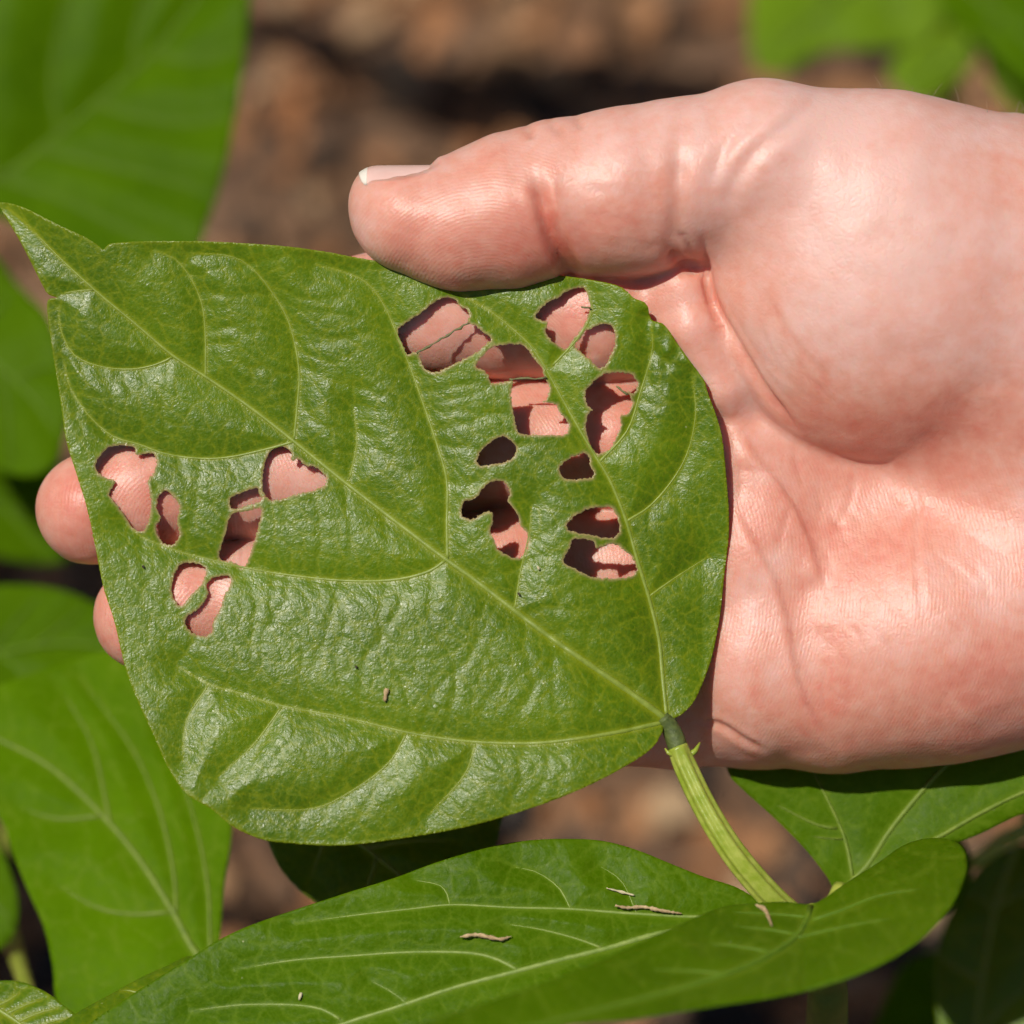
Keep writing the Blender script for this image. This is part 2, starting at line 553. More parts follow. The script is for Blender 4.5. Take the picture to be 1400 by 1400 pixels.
def make_leaf(parent, outline, surf, holes=(), step=3.0, thick=0.28, mat=None, vmat=None, name='leaf', label=None,
              tubes=True, rag=0.0, closed_cr=True, tube_flat=0.35, tube_sink=0.12):
    out = catmull(outline, 8, True) if closed_cr else np.asarray(outline, float)
    out = resample(out, step * 0.8, True)
    loops = [out] + [resample(catmull(h, 4, True), step * 0.65, True) for h in holes]
    if rag:
        for k, lp in enumerate(loops):
            n = RNG.normal(0, rag * (0.35 if k == 0 else 1.0), lp.shape)
            loops[k] = lp + n
    x0, y0 = out.min(0)
    x1, y1 = out.max(0)
    gx, gy = np.meshgrid(np.arange(x0, x1, step), np.arange(y0, y1, step * 0.866))
    gx = gx + (np.arange(gx.shape[0])[:, None] % 2) * step * 0.5
    gx = gx.ravel() + RNG.uniform(-.18, .18, gx.size) * step
    gy = gy.ravel() + RNG.uniform(-.18, .18, gy.size) * step
    keep = in_poly(gx, gy, out)
    for h in loops[1:]:
        keep &= ~in_poly(gx, gy, h)
    gx, gy = gx[keep], gy[keep]
    # stay clear of the borders
    cell = {}
    bp = np.vstack(loops)
    cs = step * 0.55
    ok = np.ones(len(gx), bool)
    bset = {}
    for q in bp:
        bset.setdefault((int(q[0] // cs), int(q[1] // cs)), []).append(q)
    for i, (a, b) in enumerate(zip(gx, gy)):
        ci, cj = int(a // cs), int(b // cs)
        for di in (-1, 0, 1):
            for dj in (-1, 0, 1):
                for q in bset.get((ci + di, cj + dj), ()):
                    if (q[0] - a) ** 2 + (q[1] - b) ** 2 < cs * cs:
                        ok[i] = False
    gx, gy = gx[ok], gy[ok]
    pts = [Vector((float(a), float(b))) for a, b in bp] + [Vector((float(a), float(b))) for a, b in zip(gx, gy)]
    edges, o = [], 0
    for lp in loops:
        n = len(lp)
        edges += [(o + i, o + (i + 1) % n) for i in range(n)]
        o += n
    vo, eo, fo, *_ = delaunay_2d_cdt(pts, edges, [], 0, 1e-4)
    V2 = np.array([(v.x, v.y) for v in vo])
    T = np.array([f for f in fo if len(f) == 3])
    c = V2[T].mean(1)
    kin = in_poly(c[:, 0], c[:, 1], out)
    for h in loops[1:]:
        kin &= ~in_poly(c[:, 0], c[:, 1], h)
    T = T[kin]
    used = np.unique(T)
    remap = -np.ones(len(V2), int)
    remap[used] = np.arange(len(used))
    V2, T = V2[used], remap[T]
    z, vc = surf.parts(V2[:, 0], V2[:, 1])
    rim = np.zeros(len(V2))
    for h in loops[1:]:
        x_0, y_0 = h.min(0) - 12
        x_1, y_1 = h.max(0) + 12
        m = (V2[:, 0] > x_0) & (V2[:, 0] < x_1) & (V2[:, 1] > y_0) & (V2[:, 1] < y_1)
        dd, _ = seg_dist(V2[m, 0], V2[m, 1], np.vstack([h, h[:1]]))
        rim[m] = np.maximum(rim[m], np.exp(-(dd / (1.5 + 1.6 * vnoise(V2[m, 0] / 9, V2[m, 1] / 9, 77))) ** 2) * 0.9)
    if holes:
        dd, _ = seg_dist(V2[:, 0], V2[:, 1], np.vstack([out, out[:1]])[::3])
        vc = np.maximum(vc, 0.45 * np.exp(-(dd / 3.5) ** 2))
    P = loc_mm(V2[:, 0], V2[:, 1], z)
    n = len(P)
    # make all triangles face the camera (+z), then a lower skin and a rim wall
    a, b, c3 = P[T[:, 0]], P[T[:, 1]], P[T[:, 2]]
    nz = np.cross(b - a, c3 - a)[:, 2]
    T[nz < 0] = T[nz < 0][:, ::-1]
    E = np.vstack([T[:, [0, 1]], T[:, [1, 2]], T[:, [2, 0]]])
    key = np.sort(E, 1)
    _, inv, cnt = np.unique(key[:, 0].astype(np.int64) * n + key[:, 1], return_inverse=True, return_counts=True)
    B = E[cnt[inv] == 1]
    W1 = np.stack([B[:, 0], B[:, 0] + n, B[:, 1] + n], -1)
    W2 = np.stack([B[:, 0], B[:, 1] + n, B[:, 1]], -1)
    F = np.vstack([T, T[:, ::-1] + n, W1, W2])
    low = P - np.array([0, 0, thick])
    ob = mesh_obj(name, to_world(np.vstack([P, low])), F, mat, parent, True,
                  {'vein': np.concatenate([vc, vc]), 'rim': np.concatenate([rim, rim])})
    if label:
        ob['label'] = label
    if tubes:
        for i, (line, w0, w1, lift) in enumerate(surf.veins):
            if lift <= 0.3:
                continue
            L = resample(line, step * 2.2)
            zz = surf(L[:, 0], L[:, 1]) + 0.09 * max(0, step - 3.5) - tube_sink * np.linspace(w0, w1, len(L))
            rr = np.linspace(w0, w1, len(L)) * np.clip((1 - np.linspace(0, 1, len(L))) * 6 + .15, 0, 1) * 0.5 * (1 + 0.18 * (RNG.random(len(L)) - .5))
            Vt, Ft = tube(loc_mm(L[:, 0], L[:, 1], zz), rr, 7, tube_flat * 2 if tube_flat < .5 else tube_flat)
            t = mesh_obj('midrib' if i == 0 else 'vein', to_world(Vt), Ft, vmat, ob)
    ob['n'] = n
    del ob['n']
    return ob

def vl(pts, w0, w1, lift=1.0):
    return (resample(catmull(pts, 6), 14), w0, w1, lift)

# --- the chewed leaf held in the hand
OUT_MAIN = [(0, 277), (31, 283), (79, 307), (118, 325), (136, 337), (141, 341), (146, 336), (155, 332.5), (196, 330), (275, 330), (334, 332.5), (393, 337),
            (444, 344), (487, 352), (527, 359), (560, 366), (610, 380), (660, 384), (720, 380), (760, 377), (784, 379), (811, 383), (843, 390), (858, 399), (866, 407),
            (880, 413), (886, 420), (888, 430), (892, 438), (909, 445), (927, 471), (946, 497), (962, 519), (967, 535), (979, 568), (987, 598), (992, 642), (996, 694),
            (996, 735), (990, 787), (984, 843), (972, 902), (952, 953), (934, 975), (918, 984), (908, 990), (905, 1002), (889, 1025), (851, 1050), (800, 1076), (743, 1099), (674, 1121),
            (600, 1138), (500, 1153), (450, 1156), (400, 1153), (360, 1148), (320, 1131), (290, 1107), (255, 1085), (230, 1050), (210, 1005), (192, 967), (172, 915),
            (157, 852), (141, 801), (130, 746), (118, 691), (102, 640), (90, 600), (83, 550), (75, 501), (67, 446), (65, 412), (78, 407), (65, 401), (51, 376),
            (35, 344), (20, 317), (4, 290)]
HOLES = [
 [(544,450),(564,436),(586,419),(600,410),(614,407),(623,410),(629,419),(639,424),(641,433),(640,441),(650,446),(660,454),(671,463),(668,468),(646,485),(621,497),(607,504),(599,509),(586,507),(579,500),(574,489),(572,481),(557,484),(553,476),(547,464)],
 [(673,475),(694,471),(711,471),(719,476),(730,490),(741,504),(744,514),(750,526),(751,533),(749,539),(747,546),(741,549),(751,551),(759,553),(767,566),(776,577),(777,586),(773,594),(751,595),(714,593),(707,587),(704,573),(700,554),(699,540),(701,526),(699,521),(673,524),(669,516),(663,507),(653,503),(652,496),(657,489)],
 [(732,433),(739,423),(751,412),(764,407),(774,399),(789,394),(799,395),(803,403),(806,413),(806,426),(802,437),(795,450),(779,470),(774,477),(763,473),(750,461),(746,451),(749,441),(741,438)],
 [(807,450),(813,446),(826,443),(836,446),(840,453),(841,461),(839,477),(833,489),(826,501),(819,503),(809,494),(794,481),(786,474),(793,463),(801,452)],
 [(800,537),(806,529),(817,517),(829,511),(844,509),(860,511),(870,519),(872,529),(866,538),(856,533),(864,546),(863,557),(856,567),(848,568),(849,583),(842,598),(834,613),(820,620),(812,616),(806,605),(801,583),(806,564),(811,560),(803,553)],
 [(652,631),(656,619),(669,606),(686,597),(696,600),(705,612),(702,625),(688,632),(671,635),(658,637)],
 [(765,641),(776,629),(793,621),(801,620),(807,629),(806,636),(812,646),(809,653),(789,655),(771,653)],
 [(631,700),(634,687),(650,681),(664,664),(675,658),(690,660),(697,674),(694,685),(703,696),(710,709),(711,719),(720,728),(722,741),(717,756),(710,763),(696,760),(679,749),(676,739),(671,726),(674,706),(669,699),(656,704),(643,710),(633,706)],
 [(775,721),(780,711),(795,700),(814,694),(834,694),(842,702),(847,719),(843,733),(831,735),(810,732),(789,728)],
 [(771,764),(780,747),(786,737),(810,739),(814,750),(823,747),(838,743),(851,751),(864,762),(870,779),(861,788),(836,791),(810,789),(789,779),(774,771)],
 [(131,635),(142,617),(157,609),(182,611),(187,622),(207,620),(214,630),(210,647),(202,657),(205,672),(206,700),(196,726),(182,722),(172,707),(157,687),(149,675),(157,662),(155,656),(140,652),(134,645)],
 [(215,685),(220,674),(230,672),(245,690),(242,710),(245,732),(235,745),(222,741),(212,722),(220,709),(214,695)],
 [(362,635),(370,617),(385,610),(397,617),(399,630),(407,627),(417,636),(432,640),(447,655),(437,667),(405,676),(377,684),(362,677),(359,662)],
 [(315,682),(325,676),(350,667),(354,676),(357,685),(337,691),(317,696)],
 [(317,703),(337,699),(357,695),(354,715),(350,732),(335,774),(318,768),(300,762),(310,725)],
 [(237,790),(245,774),(257,769),(280,776),(277,797),(262,813),(247,829),(235,812)],
 [(282,802),(290,791),(310,787),(316,795),(307,815),(300,835),(291,850),(287,867),(270,869),(254,855),(257,842),(272,832),(285,812)],
]
MIDRIB = [(911, 984), (857, 944), (794, 901), (731, 856), (649, 793), (611, 766), (550, 720), (471, 659), (405, 606), (346, 560), (287, 519), (236, 486), (189, 446), (130, 397), (79, 350), (39, 309), (10, 284)]
VEINS_MAIN = [
 vl(MIDRIB, 1.15, 0.3),
 vl([(906, 988), (829, 1004), (737, 1016), (657, 1015), (600, 1009), (550, 1000), (475, 982), (385, 965), (325, 947), (285, 935), (245, 912)], 0.8, 0.15),
 vl([(911, 978), (905, 920), (901, 876), (888, 821), (871, 765), (855, 709), (834, 657), (816, 627), (790, 583), (767, 542), (749, 509), (727, 475), (700, 449), (667, 423), (634, 404)], 0.8, 0.3),
 vl([(612, 764), (611, 717), (611, 657), (598, 609), (582, 561), (559, 497), (541, 453), (526, 419), (503, 388), (471, 372), (432, 362)], 0.6, 0.12),
 vl([(402, 602), (407, 549), (409, 505), (397, 446), (377, 407), (346, 368), (314, 350), (262, 346)], 0.5, 0.1),
 vl([(281, 515), (281, 462), (277, 419), (263, 384), (240, 354), (212, 343)], 0.42, 0.1),
 vl([(609, 766), (585, 782), (537, 793), (471, 794), (393, 786), (334, 776), (275, 762), (244, 754), (196, 735), (172, 716)], 0.6, 0.12),
 vl([(401, 604), (361, 615), (314, 625), (275, 627), (228, 621), (189, 607), (153, 596), (118, 564), (94, 525), (88, 494)], 0.5, 0.1),
 vl([(236, 488), (212, 499), (177, 505), (137, 501), (102, 486), (84, 454), (80, 419)], 0.4, 0.1),
 vl([(888, 815), (920, 792), (968, 761)], 0.4, 0.12),
 vl([(856, 713), (894, 687), (935, 631), (951, 568), (946, 516)], 0.45, 0.12),
 vl([(819, 632), (857, 590), (875, 538), (892, 479), (890, 444)], 0.5, 0.15),
 vl([(755, 500), (782, 472), (800, 448), (809, 426), (806, 404), (796, 391)], 0.42, 0.15),
 vl([(704, 832), (712, 780), (723, 731), (727, 690)], 0.35, 0.1),
 vl([(556, 1003), (530, 1045), (475, 1085), (425, 1106), (345, 1106)], 0.35, 0.1),
 vl([(385, 967), (345, 1020), (300, 1060)], 0.35, 0.1),
 vl([(285, 937), (255, 985), (250, 1040)], 0.3, 0.1),
 vl([(650, 1017), (635, 1060), (585, 1115)], 0.32, 0.1),
 vl([(478, 655), (488, 604), (483, 556)], 0.3, 0.08),
 vl([(128, 396), (104, 398), (84, 402)], 0.3, 0.12),
 # lesser cross veins: they only quilt the blade and tint it
 vl([(393, 790), (389, 825), (361, 864), (358, 890), (361, 955)], 0.2, 0.1, 0.25),
 vl([(467, 797), (440, 884), (422, 927), (422, 966)], 0.2, 0.1, 0.25),
 vl([(560, 795), (530, 860), (500, 900), (490, 980)], 0.2, 0.1, 0.25),
 vl([(680, 822), (640, 900), (600, 940), (575, 1000)], 0.2, 0.1, 0.25),
 vl([(770, 886), (730, 940), (700, 980), (690, 1012)], 0.2, 0.1, 0.25),
 vl([(330, 776), (300, 830), (250, 900)], 0.2, 0.1, 0.25),
 vl([(560, 500), (500, 530), (450, 520), (411, 500)], 0.2, 0.1, 0.25),
 vl([(600, 615), (550, 625), (500, 610)], 0.2, 0.1, 0.25),
 vl([(545, 465), (500, 455), (450, 470), (402, 465)], 0.2, 0.1, 0.25),
 vl([(400, 450), (350, 440), (282, 455)], 0.2, 0.1, 0.25),
 vl([(385, 415), (330, 400), (275, 405)], 0.2, 0.1, 0.25),
 vl([(400, 530), (360, 500), (330, 545)], 0.2, 0.1, 0.25),
 vl([(612, 700), (660, 650), (720, 600)], 0.2, 0.1, 0.25),
 vl([(580, 555), (640, 540), (690, 520)], 0.2, 0.1, 0.25),
 vl([(590, 590), (650, 575), (700, 560)], 0.2, 0.1, 0.25),
 vl([(800, 905), (810, 850), (850, 830), (890, 825)], 0.2, 0.1, 0.25),
 vl([(770, 885), (760, 830), (800, 800), (870, 790)], 0.2, 0.1, 0.25),
 vl([(620, 765), (650, 740), (680, 720)], 0.2, 0.1, 0.25),
 vl([(875, 545), (910, 560), (945, 555)], 0.2, 0.1, 0.25),
 vl([(862, 585), (900, 600), (935, 610)], 0.2, 0.1, 0.25),
 vl([(890, 490), (920, 500), (945, 510)], 0.2, 0.1, 0.25),
 vl([(275, 628), (268, 680), (255, 750)], 0.2, 0.1, 0.25),
 vl([(330, 622), (315, 680), (300, 762)], 0.2, 0.1, 0.25),
 vl([(236, 490), (225, 545), (230, 618)], 0.2, 0.1, 0.25),
 vl([(160, 504), (155, 560), (155, 595)], 0.2, 0.1, 0.25),
 vl([(470, 795), (480, 730), (470, 665)], 0.2, 0.1, 0.25),
 vl([(430, 790), (440, 730), (430, 680)], 0.2, 0.1, 0.25),
 vl([(520, 793), (530, 745), (525, 705)], 0.2, 0.1, 0.25),
]

def ladder(A, B, a0, a1, b0, b1, n):
    """rungs of lesser veins between two neighbouring veins"""
    out = []
    for k in range(n):
        t = (k + .5 + RNG.uniform(-.22, .22)) / n
        def at(L, u):
            u = np.clip(u, 0, .999) * (len(L) - 1)
            i = int(u)
            return L[i] + (L[i + 1] - L[i]) * (u - i)
        p, q = at(A, a0 + (a1 - a0) * t), at(B, b0 + (b1 - b0) * (t + RNG.uniform(-.03, .03)))
        nrm = np.array([-(q - p)[1], (q - p)[0]])
        mids = [p + (q - p) * f + nrm * RNG.uniform(-.1, .1) for f in (.3, .55, .8)]
        out.append(vl([p] + mids + [q], 0.2, 0.1, RNG.uniform(.16, .3)))
    return out
_v = [v[0] for v in VEINS_MAIN]
_low = np.array([(889, 1025), (800, 1076), (674, 1121), (500, 1150), (400, 1150), (320, 1128), (240, 1065), (205, 1000)], float)
VEINS_MAIN += (ladder(_v[6], _v[1], 0.0, 1, 0.42, 1, 7) + ladder(_v[0], _v[1], 0.03, 0.30, 0.03, 0.4, 5) + ladder(_v[7], _v[6], 0.05, .95, 0.4, 1, 6) + ladder(_v[8], _v[7], 0.1, .9, .35, .9, 5)
               + ladder(_v[3], _v[4], .15, .95, .1, .9, 7) + ladder(_v[4], _v[5], .2, .95, .15, .9, 6) + ladder(_v[2], _v[3], .35, .98, .1, .75, 7) + ladder(_v[1], _low, .03, .95, .03, .95, 9)
               + ladder(_v[2], _v[0], .03, .4, .03, .3, 5) + ladder(_v[11], _v[10], .2, .9, .2, .9, 4) + ladder(_v[10], _v[9], .1, .7, .1, .9, 3))

def broad_main(px, py):
    x, y = (px - 520) / PPM, (700 - py) / PPM
    z = 0.6 - 0.085 * y + 0.034 * x + 0.0019 * y ** 2
    z += 0.7 * np.exp(-((px - 760) / 200.0) ** 2 - ((py - 660) / 210.0) ** 2)
    z += 0.9 * np.sin(px / 150.0 + 0.6) * np.sin(py / 170.0 + .3) * np.clip((px - 100) / 300, 0, 1)
    z -= 3.0 * np.clip((130 - px) / 130, 0, 1) ** 2
    z -= 2.6 * np.clip((py - 1010) / 140, 0, 1) ** 2
    # the blade dips behind the thumb
    m = np.exp(-((px - 690) / 150.0) ** 2)
    z -= 1.0 * m * np.clip((430 - py) / 50.0, 0, 1.3) ** 2
    z -= 4.2 * np.clip((px - 780) / 180, 0, 1) ** 1.3 * np.clip((py - 560) / 340, 0, 1)
    return z

def wrinkle(px, py):
    """the crinkled right-hand shoulder of the blade"""
    w = np.exp(-((px - 915) / 40.0) ** 2 - ((py - 450) / 60.0) ** 2)
    return w * 0.7 * (vnoise(px / 16, py / 16, 9) - .5) * 2

SURF_MAIN = Surf(lambda x, y: broad_main(x, y) + wrinkle(x, y), VEINS_MAIN, 0.9, 2.8, 0.085, 3.6, 4, stretch=0.62, ang=0.65)

plant_base = Vector(to_world(loc_mm(1130, 1420, -60))) * 1.0
plant_base.z = 0
PLANT = empty('bean_plant', plant_base)
tag(PLANT, 'broad-leaved green bean plant whose hole-riddled leaf lies in the open hand', 'plant')
leaf_main = make_leaf(PLANT, OUT_MAIN, SURF_MAIN, HOLES, 2.9, 0.26, M_LEAF, M_VEIN, label='glossy green heart-shaped leaf riddled with chewed holes, held in the hand', rag=0.65)

def strand(pts, w, parent, name='vein', dz=0.0):
    L = resample(catmull(pts, 5), 5)
    z = SURF_MAIN.broad(L[:, 0], L[:, 1]) + 0.5 + dz
    rr = w * 0.5 * (1 + 0.9 * (RNG.random(len(L)) - .5))
    L = L + RNG.normal(0, 0.5, L.shape)
    V, F = tube(loc_mm(L[:, 0], L[:, 1], z), rr, 6)
    return mesh_obj(name, to_world(V), F, M_STRAND, parent)
strand([(569, 483), (590, 471), (612, 458), (630, 447), (643, 441)], 0.34, leaf_main)
strand([(697, 519), (715, 517), (730, 518), (747, 516)], 0.32, leaf_main)
strand([(795, 421), (801, 420), (808, 421)], 0.22, leaf_main)
strand([(843, 528), (850, 533), (858, 540)], 0.35, leaf_main)

# stalk of the chewed leaf: dark pulvinus, then the ribbed stalk running to the joint
def ribbed_stalk(pts, zs, r0, r1, parent, name, mat, ribs=7, depth=0.10):
    P2 = catmull(np.column_stack([pts, zs]), 8)
    P = loc_mm(P2[:, 0], P2[:, 1], P2[:, 2])
    n = 42
    m = len(P)
    rr = np.linspace(r0, r1, m)
    V, F = tube(P, rr, n)
    V = V.reshape(m, n, 3)
    ang = np.arange(n) * 2 * math.pi / n
    k = 1 + depth * np.sin(ribs * ang)
    fade = np.clip(np.linspace(0, 1, m) / 0.15, 0, 1)[:, None, None]
    V = P[:, None, :] + (V - P[:, None, :]) * (1 + (k[None, :, None] - 1) * fade)
    return mesh_obj(name, to_world(V.reshape(-1, 3)), F, mat, parent)

J = (1112, 1250)
stalk = ribbed_stalk([(926, 1021), (938, 1050), (962, 1100), (995, 1155), (1030, 1200), (1068, 1240), (1112, 1275)], [3.6, 4.0, 5, 6, 6, 5, 2], 1.6, 2.0, PLANT, 'stalk', M_STALK)
pv = catmull([(906, 980, 4.0), (914, 991, 3.3), (922, 1007, 3.3), (929, 1030, 3.8)], 6)
V, F = tube(loc_mm(pv[:, 0], pv[:, 1], pv[:, 2]), np.interp(np.linspace(0, 1, len(pv)), [0, .25, .6, .85, 1], [0.9, 1.3, 1.45, 1.5, 1.2]) * (1 + .03 * RNG.random(len(pv))), 20)
mesh_obj('pulvinus', to_world(V), F, M_PULV, leaf_main)
for pts, zz, r in (([(920, 1032), (913, 1029), (909, 1023)], [4.2, 4.3, 4.2], [0.5, 0.28, 0.1]), ([(941, 1034), (951, 1026), (957, 1015)], [3.8, 3.4, 3.0], [0.6, 0.4, 0.12])):
    V, F = tube(loc_mm([p[0] for p in pts], [p[1] for p in pts], zz), r, 8)
    mesh_obj('stipule', to_world(V), F, M_STALK, stalk)

# --- the other leaves of this plant
def plane(z0, xc, yc, sx, sy, cxx=0.0, cyy=0.0, cxy=0.0):
    """depth: z0 mm at (xc,yc), slopes per mm along x and up, curvatures"""
    def f(px, py):
        x, y = (px - xc) / PPM, (yc - py) / PPM
        return z0 + sx * x + sy * y + cxx * x * x + cyy * y * y + cxy * x * y
    return f

# lower leaf, lying across the foreground (sharp)
L1_out = [(1075, 1246), (1034, 1228), (1004, 1212), (960, 1198), (915, 1180), (870, 1162), (825, 1150), (780, 1147), (724, 1149), (670, 1158), (600, 1178), (540, 1200), (470, 1222), (400, 1245), (340, 1266), (296, 1287),
          (250, 1316), (180, 1360), (110, 1410), (60, 1470), (160, 1500), (330, 1480), (480, 1440), (640, 1400), (800, 1375), (950, 1345), (1050, 1300)]
V_L1 = [vl([(1070, 1252), (990, 1262), (900, 1277), (830, 1297), (760, 1314), (700, 1330), (620, 1351), (540, 1378), (470, 1400), (330, 1450), (200, 1485)], 1.1, 0.4),
        vl([(1040, 1252), (960, 1254), (860, 1249), (780, 1243), (700, 1241), (620, 1237), (560, 1243), (480, 1252), (400, 1263)], 0.65, 0.15),
        vl([(708, 1327), (680, 1312), (640, 1303), (560, 1302), (480, 1307), (400, 1313), (320, 1326)], 0.6, 0.12),
        vl([(465, 1394), (440, 1380), (400, 1374), (330, 1374), (260, 1382)], 0.45, 0.12),
        vl([(822, 1296), (790, 1284), (740, 1271), (690, 1263)], 0.4, 0.12),
        vl([(780, 1243), (765, 1215), (735, 1193), (702, 1185)], 0.3, 0.1),
        vl([(870, 1248), (850, 1205), (818, 1183)], 0.25, 0.1, 0.6),
        vl([(615, 1237), (605, 1212), (565, 1203)], 0.25, 0.1, 0.6),
        vl([(557, 1373), (535, 1356), (505, 1340)], 0.22, 0.1, 0.6)]
f1 = plane(4, 700, 1240, 0.02, -0.42, -0.0016, -0.004)
S_L1 = Surf(f1, V_L1, 1.2, 3.2, 0.16, 4.0, 8)
make_leaf(PLANT, L1_out, S_L1, (), 3.4, 0.26, M_LEAF_B, M_VEIN_PALE, label='long green leaf below the stalk with dry flakes lying on it')

# near leaf, out of focus at the bottom, its right lobe curling up
L2_out = [(1108, 1236), (1070, 1233), (1034, 1235), (990, 1240), (945, 1257), (905, 1275), (860, 1296), (800, 1322), (720, 1352), (630, 1382), (520, 1420), (420, 1470), (520, 1490), (650, 1440), (760, 1405), (870, 1393), (980, 1376), (1090, 1358), (1180, 1330),
          (1250, 1292), (1297, 1245), (1320, 1198), (1320, 1166), (1303, 1149), (1270, 1146), (1235, 1156), (1200, 1180), (1160, 1205), (1130, 1226)]
V_L2 = [vl([(1109, 1240), (1100, 1266), (1079, 1290), (1025, 1320), (960, 1343), (860, 1370), (740, 1400), (600, 1440)], 1.1, 0.3),
        vl([(1105, 1254), (1060, 1250), (1000, 1247)], 0.5, 0.12), vl([(1088, 1277), (1050, 1271), (1005, 1266)], 0.45, 0.12),
        vl([(1053, 1302), (1015, 1295), (970, 1289)], 0.5, 0.12), vl([(1000, 1333), (950, 1328), (890, 1325)], 0.55, 0.12),
        vl([(1111, 1258), (1150, 1245), (1200, 1225), (1260, 1215)], 0.6, 0.15), vl([(1090, 1282), (1150, 1268), (1220, 1255)], 0.4, 0.12)]
def f2(px, py):
    x, y = (px - 1100) / PPM, (1240 - py) / PPM
    z = 13 - 2.0 * y - 0.012 * y * y
    z += 0.6 * np.clip(x, 0, 40) + 0.1 * np.clip(-x, 0, 60)
    return z
S_L2 = Surf(f2, V_L2, 1.1, 3.5, 0.12, 6.0, 12)
make_leaf(PLANT, L2_out, S_L2, (), 6, 0.26, M_LEAF_B, M_VEIN_FAR, label='blurred near leaf at the bottom edge with its right lobe curled up')

# right-hand leaf in the shadow of the hand
R_out = [(1147, 1222), (1130, 1198), (1100, 1160), (1055, 1115), (1016, 1080), (996, 1056), (990, 1010), (1040, 950), (1150, 900), (1300, 880), (1450, 900), (1560, 960), (1590, 1020), (1540, 1070), (1460, 1098), (1400, 1112), (1340, 1140), (1300, 1156), (1240, 1185), (1190, 1208)]
V_R = [vl([(1158, 1212), (1175, 1195), (1190, 1178), (1214, 1139), (1250, 1094), (1290, 1050), (1350, 1000), (1440, 950)], 1.0, 0.4),
       vl([(1166, 1204), (1157, 1154), (1142, 1115), (1118, 1067), (1090, 1010)], 0.6, 0.2),
       vl([(1144, 1132), (1120, 1129), (1090, 1115), (1062, 1100)], 0.45, 0.12),
       vl([(1152, 1147), (1130, 1146), (1110, 1143)], 0.3, 0.1),
       vl([(1200, 1190), (1286, 1143), (1340, 1112), (1400, 1083), (1480, 1055)], 0.9, 0.4)]
def fR(px, py):
    x, y = (px - 1180) / PPM, (1150 - py) / PPM
    d, _ = seg_dist(px, py, V_R[4][0])
    return -15 + 0.03 * x - 0.16 * y - 0.02 * np.clip(y - 10, 0, 99) ** 2 * .3 + 0.9 * np.exp(-(d / 22) ** 2)
S_R = Surf(fR, V_R, 0.5, 3.0, 0.08, 5.5, 16)
make_leaf(PLANT, R_out, S_R, (), 6, 0.26, M_LEAF_B, M_VEIN_MID, label='leaf under the heel of the hand, half in its shadow')

# stem behind the near leaf
def stem_obj(parent, pts_world, r0, r1, name='stem', mat=M_STEM, n=16):
    P = catmull(np.array(pts_world), 6) 
    V, F = tube(P * 1000, np.linspace(r0, r1, len(P)), n, nrm=(0, -1, 0.2))
    return mesh_obj(name, V * 0.001, F, mat, parent)
jw = to_world(loc_mm(1122, 1268, -1))
kw = to_world(loc_mm(1130, 1400, -22))
stem_obj(PLANT, [jw, jw * .5 + kw * .5 + np.array([0.0005, 0, 0]), kw, kw + np.array([0.003, 0.004, -0.07]), np.array([plant_base.x, plant_base.y, -0.01])], 2.6, 4.0, 'stem')
rw = to_world(loc_mm(1150, 1214, -13))
stem_obj(PLANT, [rw, (rw + jw) / 2 + np.array([0, 0, -.002]), jw], 1.4, 1.8, 'stalk', M_STALK, 12)
lw = to_world(loc_mm(1070, 1252, 2))
stem_obj(PLANT, [lw, jw], 1.4, 1.8, 'stalk', M_STALK, 12)
l2 = to_world(loc_mm(1110, 1244, 4))
stem_obj(PLANT, [l2, jw], 1.2, 1.8, 'stalk', M_STALK, 12)

# --- leaves behind: other bean plants
def bean_leaf(parent, outline, z, slopes, mid, veins, mat, vmat, label, step=9, quilt=1.0, curv=(0, 0, 0), tert=0.05, seed=0, fold=0.0):
    xc, yc = np.mean(np.array(outline), 0)
    V = [vl(mid, 1.1, 0.4)] + [vl(v, 0.6, 0.15) for v in veins]
    f = plane(z, xc, yc, slopes[0], slopes[1], *curv)
    if fold:
        g = lambda px, py: f(px, py) + fold * np.minimum(seg_dist(px, py, V[0][0])[0] / PPM, 25)
    else:
        g = f
    return make_leaf(parent, outline, Surf(g, V, quilt, 4.0, tert, 6.5, seed), (), step, 0.26, mat, vmat, label=label)

def leaf_stalk(parent, px, py, z, base, r=1.3, sag=0.02):
    a = to_world(loc_mm(px, py, z))
    b = np.array(base)
    m1 = a * .7 + b * .3 + np.array([0, 0, sag])
    m2 = a * .35 + b * .65 + np.array([0, 0, sag])
    stem_obj(parent, [a, m1, m2, b], r, r * 1.5, 'stalk', M_STALK, 10)

bw = to_world(loc_mm(-260, 760, -150))
BASE_L = Vector((bw[0], bw[1] + 0.06, 0))
PL = empty('bean_plant', BASE_L)
tag(PL, 'leafy bean plant along the left side, blurred behind the chewed leaf', 'plant')
bl = np.array(BASE_L)
stem_obj(PL, [bl + [0, 0, -.01], bl + [0.004, 0, .06], bl + [-.003, .004, .12], bl + [0, 0, .19]], 4.0, 2.5)
topL = bl + np.array([0, 0, .185])

